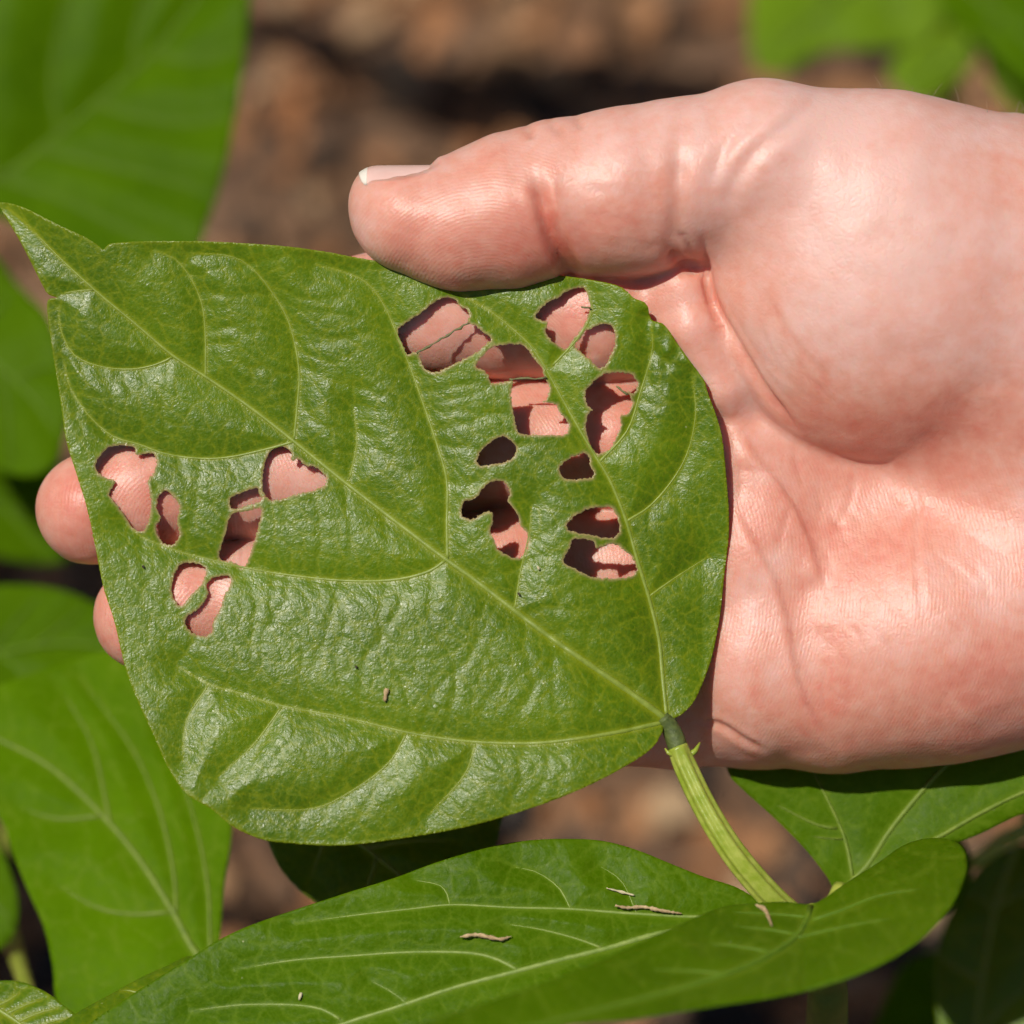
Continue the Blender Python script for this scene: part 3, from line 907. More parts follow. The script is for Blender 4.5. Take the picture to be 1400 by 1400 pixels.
bean_leaf(PL, [(352, -110), (342, 0), (334, 80), (320, 170), (305, 240), (285, 300), (262, 350), (180, 385), (80, 350), (10, 300), (-80, 285), (-190, 220), (-260, 80), (-220, -90), (-60, -210), (150, -270), (300, -220)], -135, (0.05, -0.25),
          [(-230, 330), (-100, 290), (0, 243), (54, 204), (107, 161), (154, 121), (214, 68), (280, -20), (320, -120)],
          [[(54, 206), (140, 225), (240, 250), (290, 270)], [(130, 142), (190, 160), (260, 170), (315, 160)], [(0, 245), (90, 275), (180, 320), (230, 345)], [(210, 72), (250, 85), (300, 80), (335, 60)],
           [(80, 183), (70, 100), (90, 0), (130, -90)], [(0, 243), (-40, 160), (-50, 60), (-20, -60)], [(180, 98), (190, 20), (230, -80)]],
          M_LEAF_BAND, M_VEIN_FAR, 'large blurred green leaf filling the top left corner', 9, 1.6, (0.0005, -0.0015, 0), .05, 3, 0.2)
leaf_stalk(PL, -230, 330, -140, topL)
bean_leaf(PL, [(-120, 985), (-60, 950), (0, 935), (60, 915), (130, 893), (190, 890), (240, 930), (285, 1010), (312, 1080), (317, 1140), (307, 1205), (301, 1280), (296, 1325), (270, 1370), (200, 1400), (110, 1410), (78, 1372), (72, 1322), (60, 1268), (39, 1220), (18, 1169), (0, 1118), (-60, 1060)], -44, (0.10, -0.5),
          [(296, 1335), (265, 1300), (235, 1245), (190, 1175), (140, 1115), (70, 1050), (0, 1012), (-80, 980)],
          [[(240, 1252), (238, 1200), (220, 1115), (185, 1030), (135, 960), (110, 925)], [(289, 1318), (287, 1290), (285, 1225), (275, 1160), (255, 1085), (225, 1000)], [(150, 1125), (143, 1090), (125, 1015), (85, 945)],
           [(235, 1247), (180, 1250), (130, 1240), (80, 1210)], [(140, 1115), (80, 1120), (30, 1105)]],
          M_LEAF_THIN, M_VEIN_MID, 'bright green leaf with pale veins at the lower left', 6, 1.3, (0, -0.002, 0), .05, 6, -0.05)
leaf_stalk(PL, 296, 1335, -33, bl + np.array([.02, -.06, .05]), 1.3, 0.0)
bean_leaf(PL, [(-150, 380), (-40, 330), (30, 395), (70, 440), (95, 520), (90, 590), (70, 640), (20, 650), (-80, 600), (-160, 500)], -112, (0.1, -0.5),
          [(-140, 420), (-40, 470), (40, 540), (85, 600)], [[(-40, 470), (0, 420), (20, 395)], [(20, 520), (60, 500), (88, 510)], [(0, 505), (10, 570), (15, 640)]],
          M_LEAF_FAR, M_VEIN_FAR, 'blurred light green leaf at the left edge beside the leaf tip', 10, 1.2, (0, 0, 0), .05, 7)
leaf_stalk(PL, -140, 420, -115, topL)
bean_leaf(PL, [(-140, 640), (-40, 610), (50, 630), (110, 670), (130, 730), (80, 770), (-10, 760), (-120, 720)], -150, (-0.2, -0.3),
          [(-140, 680), (-40, 690), (60, 705), (125, 730)], [[(-20, 692), (20, 660), (50, 635)], [(10, 696), (40, 730), (60, 768)]],
          M_LEAF_FAR, M_VEIN_FAR, 'small dark green leaf behind the longest fingertip', 10, 1.2, (0, 0, 0), .05, 9)
leaf_stalk(PL, -140, 680, -150, bl + np.array([0, 0, .12]))
bean_leaf(PL, [(-160, 860), (-60, 810), (40, 800), (120, 820), (190, 870), (200, 930), (120, 970), (0, 985), (-120, 960)], -95, (0.0, -0.45),
          [(-160, 930), (-40, 900), (80, 880), (190, 890)], [[(-20, 897), (20, 850), (60, 810)], [(40, 887), (90, 850), (120, 825)], [(0, 893), (40, 930), (60, 970)]],
          M_LEAF_FAR, M_VEIN_FAR, 'blurred green leaf at the left just above the pale-veined leaf', 10, 1.2, (0, 0, 0), .05, 10)
leaf_stalk(PL, -160, 930, -98, bl + np.array([0, 0, .13]))
bean_leaf(PL, [(-130, 1120), (-60, 1090), (-20, 1130), (10, 1180), (25, 1240), (10, 1290), (-50, 1310), (-130, 1260)], -70, (0.3, -0.3),
          [(-120, 1160), (-60, 1190), (0, 1240), (18, 1268)], [[(-60, 1190), (-40, 1150), (-25, 1130)], [(-40, 1205), (-30, 1260), (-20, 1300)]],
          M_LEAF_FAR, M_VEIN_FAR, 'sliver of a green leaf at the left edge near the bottom', 10, 1.0, (0, 0, 0), .05, 13)
leaf_stalk(PL, -120, 1160, -72, bl + np.array([0, 0, .08]))
bean_leaf(PL, [(-120, 1400), (-60, 1352), (0, 1341), (30, 1343), (60, 1355), (85, 1373), (112, 1400), (110, 1450), (40, 1490), (-80, 1480)], -4, (0.1, -0.5),
          [(-110, 1330), (-40, 1362), (0, 1382), (40, 1410), (80, 1450)],
          [[(-10, 1378), (12, 1368), (30, 1354)], [(8, 1387), (35, 1374), (58, 1366)], [(24, 1398), (50, 1386), (80, 1378)], [(40, 1410), (66, 1398), (95, 1392)], [(-40, 1362), (-20, 1358), (0, 1348)], [(-10, 1378), (-14, 1395), (-20, 1420)]],
          M_LEAF, M_VEIN, 'deeply ribbed leaf in the bottom left corner', 4, 1.6, (0, -0.02, 0), .15, 14)
leaf_stalk(PL, -110, 1335, -4, bl + np.array([0.02, -.06, .05]), 1.2, 0)
bean_leaf(PL, [(262, 1308), (225, 1322), (190, 1338), (150, 1360), (100, 1388), (60, 1420), (50, 1470), (120, 1460), (200, 1410), (262, 1350)], -1, (0.0, -1.1),
          [(260, 1330), (200, 1362), (140, 1395), (70, 1450)], [[(200, 1362), (180, 1355), (165, 1354)]],
          M_LEAF, M_VEIN, 'narrow dark leaf edge between the ribbed corner leaf and the foreground leaf', 5, 0.6, (0, -0.02, 0), .1, 15)
leaf_stalk(PL, 70, 1450, 8, bl + np.array([0.02, -.06, .05]), 1.2, 0)
bean_leaf(PL, [(366, 1152), (352, 1110), (380, 1050), (460, 1010), (580, 1010), (660, 1040), (692, 1085), (684, 1130), (672, 1165), (610, 1225), (540, 1262), (470, 1255), (421, 1226), (400, 1208), (382, 1186)], -26, (0.0, -0.25),
          [(360, 1060), (430, 1110), (500, 1160), (560, 1210), (580, 1250)], [[(430, 1110), (480, 1090), (540, 1080)], [(500, 1160), (560, 1150), (620, 1150)], [(450, 1125), (440, 1160), (425, 1200)], [(515, 1172), (505, 1205), (490, 1240)]],
          M_LEAF, M_VEIN, 'dark leaf tucked in the shadow under the chewed leaf', 5, 0.8, (0, 0, 0), .1, 17)
leaf_stalk(PL, 362, 1062, -27, bl + np.array([.02, -.06, .10]), 1.2, 0.0)

# unseen leaf added above the picture to cast a dark strip on the soil
def to_cam(w):
    v = ROTN.T @ (np.asarray(w) - np.array(F0)) * 1000
    s_ = (D - v[2]) / D
    return v[0] / s_ * PPM + 700, 700 - v[1] / s_ * PPM, v[2]
g0 = ground_hit(640, 105)
cxp, cyp, czp = to_cam(np.array(g0 + SUN * 0.16))
sh = np.array([(-330, -130), (-250, -120), (-160, -70), (-60, -30), (30, -10), (140, -25), (260, -35), (370, 0), (320, 65), (200, 95), (80, 105), (-20, 90), (-130, 40), (-250, -40)], float) * 1.15
bean_leaf(PL, [(cxp + a, cyp + b) for a, b in sh], czp, (0.0, -0.3), [(cxp - 200, cyp - 40), (cxp, cyp + 10), (cxp + 150, cyp + 40), (cxp + 310, cyp + 20)],
          [[(cxp, cyp + 10), (cxp + 40, cyp - 5), (cxp + 80, cyp - 4)], [(cxp + 20, cyp + 14), (cxp + 50, cyp + 50), (cxp + 70, cyp + 80)]], M_LEAF_FAR, M_VEIN_FAR, None, 12, 1.2, (0, 0, 0), .05, 33)
leaf_stalk(PL, cxp - 205, cyp - 40, czp, topL)

for (gx_, gy_, up_, w_, h_, sd) in ((60, 770, 0.30, 330, 260, 41), (-60, 900, 0.33, 300, 240, 42), (30, 1330, 0.15, 380, 300, 43), (10, 1200, 0.16, 330, 260, 45), (-30, 640, 0.26, 260, 180, 44)):  # unseen oval leaves, added out of view to shade the ground at the left
    g1 = ground_hit(gx_, gy_)
    ex, ey, ez = to_cam(np.array(g1 + SUN * up_))
    oval = [(ex + w_ * .6 * math.cos(a) * (1 + .12 * math.cos(3 * a + sd)), ey + h_ * .6 * math.sin(a) * (1 + .1 * math.sin(2 * a + sd))) for a in np.linspace(0, 2 * math.pi, 15)[:-1]]
    bean_leaf(PL, oval, ez, (0.05, -0.4), [(ex - w_ * .55, ey), (ex, ey + 8), (ex + w_ * .55, ey)], [[(ex, ey + 8), (ex + 40, ey - 30), (ex + 70, ey - 80)]], M_LEAF_FAR, M_VEIN_FAR, None, 14, 1.0, (0, 0, 0), .05, sd)
    leaf_stalk(PL, ex - w_ * .55, ey, ez, topL)

# right plants
br = to_world(loc_mm(1560, 1330, -120))
BASE_R = Vector((br[0], br[1] + .02, 0))
PR = empty('bean_plant', BASE_R)
tag(PR, 'shaded bean plant at the lower right, dark behind the near leaf', 'plant')
b3 = np.array(BASE_R)
stem_obj(PR, [b3 + [0, 0, -.01], b3 + [.003, 0, .06], b3 + [-.002, 0, .12]], 4, 2.5)
bean_leaf(PR, [(1290, 1470), (1285, 1420), (1278, 1340), (1290, 1270), (1325, 1205), (1370, 1165), (1440, 1150), (1520, 1190), (1560, 1300), (1540, 1420), (1460, 1500), (1380, 1530), (1310, 1510)], -75, (0.05, -0.28),
          [(1400, 1120), (1378, 1190), (1360, 1245), (1345, 1330), (1332, 1420), (1320, 1500)],
          [[(1360, 1245), (1335, 1225), (1310, 1222)], [(1362, 1240), (1390, 1225), (1430, 1215)], [(1348, 1400), (1380, 1370), (1420, 1335)], [(1345, 1340), (1300, 1320), (1262, 1290)]],
          M_LEAF, M_VEIN, 'dark shaded leaf at the bottom right with one sunlit patch', 7, 0.8, (0, 0, 0), .1, 19)
leaf_stalk(PR, 1400, 1125, -72, b3 + np.array([0, 0, .118]))
bean_leaf(PR, [(1130, 1170), (1160, 1120), (1230, 1100), (1300, 1130), (1330, 1190), (1290, 1250), (1210, 1260), (1150, 1230)], -75, (0, -0.3),
          [(1330, 1180), (1260, 1180), (1180, 1190), (1140, 1200)], [[(1260, 1180), (1230, 1140), (1200, 1115)]],
          M_LEAF_FAR, M_VEIN_FAR, 'dark leaf glimpsed low between the stalk and the leaf under the hand', 10, 0.8, (0, 0, 0), .1, 20)
bean_leaf(PR, [(1190, 1440), (1205, 1380), (1235, 1320), (1290, 1300), (1350, 1330), (1370, 1400), (1340, 1470), (1260, 1500)], -120, (0.0, -0.3),
          [(1360, 1320), (1300, 1380), (1250, 1430), (1210, 1470)], [[(1300, 1380), (1280, 1350), (1270, 1320)]],
          M_LEAF_FAR, M_VEIN_FAR, 'low dark leaf showing between the near leaf and the bottom right corner', 10, 0.8, (0, 0, 0), .1, 27)
leaf_stalk(PR, 1360, 1320, -118, b3 + np.array([0, 0, .08]))
leaf_stalk(PR, 1330, 1180, -75, b3 + np.array([0, 0, .10]))

bt = to_world(loc_mm(1330, -160, -230))
BASE_T = Vector((bt[0], bt[1], 0))
PT = empty('bean_plant', BASE_T)
tag(PT, 'blurred light green young plant beyond the wrist, at the top right', 'plant')
b4 = np.array(BASE_T)
stem_obj(PT, [b4 + [0, 0, -.01], b4 + [.002, 0, .03], b4 + [0, 0, .07]], 3, 2)
tT = b4 + np.array([0, 0, .068])
bean_leaf(PT, [(1032, 90), (1024, 40), (1030, -30), (1060, -110), (1150, -160), (1240, -140), (1290, -70), (1295, 0), (1270, 60), (1200, 66), (1120, 74), (1070, 100)], -240, (0, -0.5),
          [(1280, -120), (1200, -50), (1120, 20), (1050, 80)], [[(1200, -50), (1220, 10), (1240, 55)], [(1150, -5), (1090, -30), (1040, -20)], [(1120, 20), (1130, 50), (1140, 70)]],
          M_LEAF_Y, M_VEIN_FAR, 'blurred pale green leaf above the knuckle of the thumb', 12, 1.2, (0, 0, 0), .05, 23)
leaf_stalk(PT, 1280, -120, -240, tT)
bean_leaf(PT, [(1215, 92), (1250, 60), (1300, 40), (1350, 48), (1330, 90), (1290, 125), (1255, 140), (1225, 122)], -235, (0, -0.5),
          [(1350, 45), (1300, 75), (1230, 118)], [[(1300, 75), (1310, 100), (1300, 118)]],
          M_LEAF_Y, M_VEIN_FAR, 'small blurred leaf just above the heel of the thumb', 12, 0.8, (0, 0, 0), .05, 24)
leaf_stalk(PT, 1350, 45, -235, tT)
bean_leaf(PT, [(1270, -60), (1330, -80), (1400, -40), (1460, 40), (1490, 130), (1440, 140), (1390, 110), (1340, 60), (1290, 20)], -205, (0, -0.4),
          [(1270, -70), (1340, 0), (1410, 60), (1470, 130)], [[(1340, 0), (1380, -20), (1410, -20)], [(1360, 20), (1350, 50), (1350, 66)]],
          M_LEAF_FAR, M_VEIN_FAR, 'blurred darker green leaf in the top right corner', 12, 1.2, (0, 0, 0), .05, 25)
leaf_stalk(PT, 1270, -70, -205, tT)
bean_leaf(PT, [(1345, 70), (1380, 55), (1440, 80), (1470, 140), (1440, 170), (1400, 160), (1360, 120)], -215, (0, -0.4),
          [(1345, 65), (1400, 110), (1450, 165)], [[(1400, 110), (1420, 90), (1440, 85)]],
          M_LEAF_Y, M_VEIN_FAR, 'blurred light leaf at the right edge above the wrist', 12, 0.8, (0, 0, 0), .05, 26)
leaf_stalk(PT, 1345, 65, -215, tT)

# ------------------------------------------------------------------ the hand (one continuous skin, grown from a distance field)
def build_hand():
    H = 0.55
    x0, x1 = -80.0, 168.0
    y0, y1 = -50.0, 76.0
    z0, z1 = -56.0, 26.0
    xs = np.arange(x0, x1, H, dtype=np.float32)
    ys = np.arange(y0, y1, H, dtype=np.float32)
    zs = np.arange(z0, z1, H, dtype=np.float32)
    shape = (len(xs), len(ys), len(zs))

    def field():
        return np.full(shape, 30.0, np.float32)

    def box(lo, hi):
        i0 = np.clip(np.floor((np.array(lo) - [x0, y0, z0]) / H).astype(int), 0, np.array(shape) - 1)
        i1 = np.clip(np.ceil((np.array(hi) - [x0, y0, z0]) / H).astype(int) + 1, 1, shape)
        return tuple(slice(a, b) for a, b in zip(i0, i1))

    def smin(a, b, k):
        h = np.maximum(k - np.abs(a - b), 0) / k
        return np.minimum(a, b) - h * h * k * 0.25

    def chain(F, pts, k=3.0, own=None):
        """pts: (px, py, z, r[, flatten]) capsules of changing radius"""
        P = [(loc_mm(p[0], p[1], p[2]).astype(np.float32), p[3]) for p in pts]
        own_k = own or 2.0
        segs = list(zip(P[:-1], P[1:]))
        allp = np.array([p for p, r in P])
        rm = max(r for p, r in P)
        lo, hi = allp.min(0) - rm - k - 5, allp.max(0) + rm + k + 5
        sl = box(lo, hi)
        X, Y, Z = xs[sl[0]][:, None, None], ys[sl[1]][None, :, None], zs[sl[2]][None, None, :]
        G = np.full((len(xs[sl[0]]), len(ys[sl[1]]), len(zs[sl[2]])), 30.0, np.float32)
        for (a, ra), (b, rb) in segs:
            ab = b - a
            L = float(ab @ ab)
            t = np.clip(((X - a[0]) * ab[0] + (Y - a[1]) * ab[1] + (Z - a[2]) * ab[2]) / L, 0, 1)
            d = np.sqrt((X - a[0] - t * ab[0]) ** 2 + (Y - a[1] - t * ab[1]) ** 2 + (Z - a[2] - t * ab[2]) ** 2) - (ra + t * (rb - ra))
            G = np.minimum(G, d) if own_k <= 0 else smin(G, d, own_k * 0.5)
        F[sl] = smin(F[sl], G, k)

    def ellip(F, px, py, z, r, k=4.0, rot=0.0, sub=False):
        c = loc_mm(px, py, z)
        rm = max(r) + k + 5
        sl = box(c - rm, c + rm)
        X, Y, Z = xs[sl[0]][:, None, None] - np.float32(c[0]), ys[sl[1]][None, :, None] - np.float32(c[1]), zs[sl[2]][None, None, :] - np.float32(c[2])
        cr, sr = math.cos(rot), math.sin(rot)
        U, V = X * cr + Y * sr, -X * sr + Y * cr
        k0 = np.sqrt((U / r[0]) ** 2 + (V / r[1]) ** 2 + (Z / r[2]) ** 2)
        k1 = np.sqrt((U / r[0] ** 2) ** 2 + (V / r[1] ** 2) ** 2 + (Z / r[2] ** 2) ** 2) + 1e-6
        d = (k0 * (k0 - 1) / k1).astype(np.float32)
        if sub:
            F[sl] = -smin(-F[sl], d, k)
        else:
            F[sl] = smin(F[sl], d, k)

    # palm
    A = field()
    chain(A, [(1005, 460, -20, 11.5), (1150, 530, -19, 13), (1500, 540, -20, 16)], 6)
    chain(A, [(990, 620, -14, 12), (1200, 630, -19.5, 14), (1500, 590, -20, 17)], 9)
    chain(A, [(998, 790, -13, 12.2), (1200, 750, -18.5, 14), (1500, 650, -20, 17)], 9)
    chain(A, [(1050, 945, -13.5, 11.8), (1130, 928, -13.5, 14.6), (1290, 888, -13.5, 16.6), (1420, 852, -15, 18), (1600, 770, -18, 18)], 8)
    ellip(A, 1290, 850, -13, (30, 19, 17.5), 8, 0.15)
    # wrist and forearm, running out of the picture
    chain(A, [(1420, 560, -20, 22), (1620, 610, -21, 20.5), (1800, 640, -23, 21), (2600, 700, -30, 26)], 12)
    chain(A, [(1460, 760, -19, 20), (1640, 690, -20, 18.5), (1850, 690, -22, 20), (2600, 760, -28, 24)], 12)
    chain(A, [(1420, 400, -17, 17), (1600, 480, -20, 16), (1850, 560, -22, 20)], 12)
    # pads below the fingers
    ellip(A, 1040, 760, -8.5, (9, 15, 8), 5, 0.2)
    ellip(A, 1030, 910, -7.0, (9.5, 12, 8.5), 5, 0.3)
    # fold of skin between the thumb and the index finger
    B = field()
    chain(B, [(928, 368, -8, 4.4), (934, 398, -4.8, 4.9), (947, 452, -4.2, 5.2), (986, 528, -5.6, 5.2), (1025, 590, -10, 5.0), (1060, 640, -15, 4)], 2)
    A = smin(A, B, 0.8)
    # fingers, apart from one another
    G = field()
    for pts in (
        [(1010, 445, -22, 10.8), (905, 436, -20, 10.3), (860, 433, -13.0, 10.2), (815, 432, -10.4, 10.1), (690, 430, -10.9, 9.5), (600, 428, -11.3, 9.7), (520, 428, -11.8, 9.2), (350, 452, -10.6, 8.4), (235, 490, -11.2, 7.9)],
        [(985, 615, -17, 10.5), (840, 606, -13.6, 10.2), (700, 604, -13.8, 9.6), (570, 624, -14.5, 9.8), (450, 640, -11.4, 9.4), (335, 657, -11.0, 9.4), (250, 663, -11.0, 9.3), (190, 676, -10.6, 9.5), (126, 696, -9.8, 8.7)],
        [(1000, 790, -16.5, 10.5), (850, 780, -15.5, 10.0), (700, 775, -15, 9.4), (590, 786, -14.5, 9.5), (440, 805, -10.8, 8.9), (335, 822, -8.3, 8.9), (260, 827, -8.2, 8.9), (202, 843, -8.8, 8.5)],
        [(1040, 945, -18, 10.4), (930, 962, -17, 10.0), (860, 962, -16.5, 9.4), (700, 945, -15, 8.2), (560, 938, -13, 7.7), (440, 938, -11.5, 7.2)],
    ):
        chain(G, pts, 0.7, 3.5)
    A = smin(A, G, 5.0)
    del G, B
    # thumb and the ball of the thumb
    T = field()
    chain(T, [(549, 293, -1.5, 7.3), (586, 297, -2, 7.8), (622, 299, -2, 9.4), (690, 287, -2.2, 11.2), (765, 269, -2.2, 11.4), (850, 262, -2, 12.5), (930, 247, -2, 12.3), (1045, 231, -2.5, 13.4), (1200, 268, -5, 15.3), (1400, 350, -13, 18), (1600, 440, -18, 17)], 3, 4)
    chain(T, [(562, 303, 0.3, 7.3), (625, 314, -0.2, 8.4), (700, 308, -0.5, 8.8)], 4, 4)
    chain(T, [(523, 263, -2.2, 4.0), (562, 272, -2.2, 5.2)], 3, 3)
    chain(T, [(529, 280, -2.0, 5.0), (562, 280, -2.2, 5.4)], 3, 3)
    chain(T, [(830, 282, 0.0, 9.6), (880, 285, -0.5, 9.0)], 3, 4)
    ellip(T, 1165, 388, -5.5, (22.3, 26.0, 16.0), 5, 0.12)
    ellip(T, 1285, 392, -6, (27, 24.0, 18.5), 12, -0.15)
    # join: a tight fold in front, smooth towards the wrist
    px_of_x = xs[:, None, None] * PPM + 700
    kk = 1.4 + 15.0 * np.clip((px_of_x - 1180) / 220, 0, 1).astype(np.float32) ** 1.3
    kk = kk + 4.0 * np.clip((y0 * 0 + ys[None, :, None] - 38) / 10, 0, 1)
    nc = loc_mm(548, 297.5, -2.2)
    Yn, Zn = ys[None, :, None] - nc[1], zs[None, None, :] - nc[2]
    cut = np.hypot(Yn, Zn / 0.96) - 7.62 + 0.9 * np.clip((512 - px_of_x) / 24, 0, 2) ** 2 - 3.0 * np.clip((px_of_x - 580) / 26, 0, 5) ** 1.5 - 3.0 * np.clip((5.25 + 2.6 * np.clip((px_of_x - 500) / 100, 0, 2) ** 1.5 - Yn) / 1.2, 0, 9)
    T = np.maximum(T, np.where(px_of_x < 660, cut, -30).astype(np.float32))
    F = smin(A, T, kk.astype(np.float32))
    del A, T

    # surface nets
    ins = F < 0
    c = ins[:-1, :-1, :-1].astype(np.uint8)
    tot = np.zeros_like(c)
    for dx in (0, 1):
        for dy in (0, 1):
            for dz in (0, 1):
                tot += ins[dx:shape[0] - 1 + dx, dy:shape[1] - 1 + dy, dz:shape[2] - 1 + dz]
    act = (tot > 0) & (tot < 8)
    ijk = np.argwhere(act)
    vid = -np.ones(act.shape, np.int32)
    vid[act] = np.arange(len(ijk))
    acc = np.zeros((len(ijk), 3))
    cnt = np.zeros(len(ijk))
    corners = [(a, b, c_) for a in (0, 1) for b in (0, 1) for c_ in (0, 1)]
    for ci in corners:
        for ax in range(3):
            if ci[ax] == 1:
                continue
            cj = list(ci)
            cj[ax] = 1
            fa = F[ijk[:, 0] + ci[0], ijk[:, 1] + ci[1], ijk[:, 2] + ci[2]]
            fb = F[ijk[:, 0] + cj[0], ijk[:, 1] + cj[1], ijk[:, 2] + cj[2]]
            m = (fa < 0) != (fb < 0)
            t = np.where(m, fa / np.where(m, fa - fb, 1), 0)
            p = np.array(ci, float)[None, :].repeat(len(ijk), 0)
            p[:, ax] = t
            acc[m] += p[m]
            cnt[m] += 1
    P = (ijk + acc / cnt[:, None]) * H + np.array([x0, y0, z0])
    quads = []
    for ax in range(3):
        a1, a2 = (ax + 1) % 3, (ax + 2) % 3
        sl0 = [slice(None)] * 3
        sl1 = [slice(None)] * 3
        sl0[ax] = slice(0, -1)
        sl1[ax] = slice(1, None)
        s0, s1 = ins[tuple(sl0)], ins[tuple(sl1)]
        for flip, mm in ((False, s0 & ~s1), (True, ~s0 & s1)):
            e = np.argwhere(mm)
            ok = (e[:, a1] > 0) & (e[:, a2] > 0) & (e[:, a1] < shape[a1] - 1) & (e[:, a2] < shape[a2] - 1)
            e = e[ok]
            q = []
            for d1, d2 in ((-1, -1), (0, -1), (0, 0), (-1, 0)):
                w = e.copy()
                w[:, a1] += d1
                w[:, a2] += d2
                q.append(vid[w[:, 0], w[:, 1], w[:, 2]])
            q = np.stack(q, -1)
            quads.append(q[:, ::-1] if flip else q)
    Q = np.vstack(quads)
    Q = Q[(Q >= 0).all(1)]
    # light relaxing of the net
    E = np.vstack([Q[:, [0, 1]], Q[:, [1, 2]], Q[:, [2, 3]], Q[:, [3, 0]]])
    def relax(P, lam):
        s = np.zeros_like(P)
        n = np.zeros(len(P))
        for k in range(3):
            s[:, k] = np.bincount(E[:, 0], P[E[:, 1], k], len(P)) + np.bincount(E[:, 1], P[E[:, 0], k], len(P))
        n = np.bincount(E[:, 0], None, len(P)) + np.bincount(E[:, 1], None, len(P))
        return P + lam * (s / n[:, None] - P)
    for _ in range(3):
        P = relax(P, 0.5)
        P = relax(P, -0.52)

    def normals(P):
        fn = np.cross(P[Q[:, 2]] - P[Q[:, 0]], P[Q[:, 3]] - P[Q[:, 1]])
        Nn = np.zeros_like(P)
        for k in range(4):
            for a in range(3):
                Nn[:, a] += np.bincount(Q[:, k], fn[:, a], len(P))
        return Nn / (np.linalg.norm(Nn, axis=1)[:, None] + 1e-9)
    Nn = normals(P)
    px, py = to_px(P)
    front = np.clip(Nn[:, 2] * 1.6 + 0.25, 0, 1)
    disp = np.zeros(len(P))
    red = np.zeros(len(P))

    def crease(line, depth, width, zmin=-99, zmax=99, bulge=0.0, tint=0.1, taper=True, lip=0.0, lipw=4.0):
        L = catmull(line, 6)
        lo, hi = L.min(0) - 60, L.max(0) + 60
        m = (px > lo[0]) & (px < hi[0]) & (py > lo[1]) & (py < hi[1]) & (P[:, 2] > zmin) & (P[:, 2] < zmax)
        d, t = seg_dist(px[m], py[m], L)
        d = d / PPM
        w = np.minimum(1, np.minimum(t, 1 - t) * 5 + 0.15) if taper else 1.0
        g = np.exp(-(d / width) ** 2) * w * front[m]
        disp[m] -= depth * g
        disp[m] += bulge * np.exp(-((d - width * 2.0) / (width * 1.3)) ** 2) * w * front[m]
        red[m] += tint * np.exp(-(d / (width * 1.7)) ** 2) * w
        if lip:
            i = np.clip((t * (len(L) - 1)).astype(int), 0, len(L) - 2)
            tx, ty = L[i + 1, 0] - L[i, 0], L[i + 1, 1] - L[i, 1]
            side = (tx * (py[m] - L[i, 1]) - ty * (px[m] - L[i, 0])) / np.hypot(tx, ty) / PPM   # > 0: left in the picture for a line drawn downwards
            disp[m] += lip * w * front[m] / (1 + np.exp(-side / 0.35)) * np.exp(-np.clip(side, 0, 99) / lipw)

    # palm lines
    crease([(1006, 690), (1022, 722), (1039, 752), (1062, 796), (1078, 850), (1086, 900), (1097, 940), (1117, 984), (1149, 1030)], 0.3, 0.4, tint=0.06, lip=0.8, lipw=5)
    crease([(1020, 590), (1034, 622), (1070, 666), (1100, 720), (1118, 770), (1126, 800)], 0.35, 0.45, tint=0.07, lip=1.0, lipw=4)
    crease([(985, 560), (1000, 600), (1012, 650), (1010, 690)], 0.25, 0.6)
    crease([(1240, 640), (1255, 690), (1252, 750), (1256, 800), (1262, 840)], 0.14, 0.5, bulge=0.08, tint=-0.03)
    crease([(1170, 640), (1160, 690), (1140, 730)], 0.18, 0.6, tint=0.03)
    crease([(1083, 610), (1090, 640), (1100, 668)], 0.18, 0.5, tint=0.02)
    crease([(1062, 760), (1068, 730), (1080, 690)], 0.18, 0.5, tint=0.02)
    crease([(955, 985), (985, 992), (1015, 1010), (1045, 1026)], 0.4, 0.5, bulge=0.15, tint=0.08)
    crease([(1000, 640), (1040, 645), (1075, 640)], 0.15, 0.5, tint=0.02)
    crease([(1280, 760), (1320, 790), (1370, 830)], 0.12, 0.6, tint=0.0)
    crease([(1290, 700), (1340, 740), (1400, 770)], 0.12, 0.6, tint=0.0)
    for k in range(26):   # fine oblique lines over the palm
        a = RNG.uniform(1090, 1390), RNG.uniform(650, 960)
        ln, an = RNG.uniform(25, 80), RNG.uniform(0.3, 1.9)
        crease([a, (a[0] + ln * .5 * math.cos(an) + RNG.uniform(-5, 5), a[1] + ln * .5 * math.sin(an)), (a[0] + ln * math.cos(an), a[1] + ln * math.sin(an))], RNG.uniform(.06, .16), 0.34, tint=0.03)
    # thumb: joint crease, knuckle wrinkles, web
    crease([(731, 240), (738, 270), (745, 300), (757, 335), (775, 368), (785, 385)], 1.0, 1.0, bulge=0.25, tint=0.25, zmin=-7)
    crease([(735, 262), (752, 290), (766, 320), (782, 352), (800, 380)], 0.5, 0.6, bulge=0.15, tint=0.1, zmin=-7)
    crease([(742, 250), (750, 268), (754, 285)], 0.2, 0.5, tint=0.0, zmin=-7)
    crease([(716, 168), (722, 176), (730, 190)], 0.5, 0.7, tint=0.1)
    crease([(786, 156), (790, 166), (800, 176)], 0.35, 0.6, tint=0.08)
    crease([(750, 158), (756, 172), (770, 185)], 0.25, 0.6, tint=0.08)
    crease([(925, 200), (926, 250), (924, 300), (920, 345), (925, 360)], 0.55, 1.5, tint=0.16, zmin=-7)
    crease([(934, 150), (928, 200), (930, 260)], 0.3, 1.4, tint=0.06, zmin=-7)
    crease([(1115, 140), (1070, 175), (1035, 205), (1008, 240), (995, 280)], 0.35, 1.3, bulge=0.12, tint=0.05, zmin=-7)
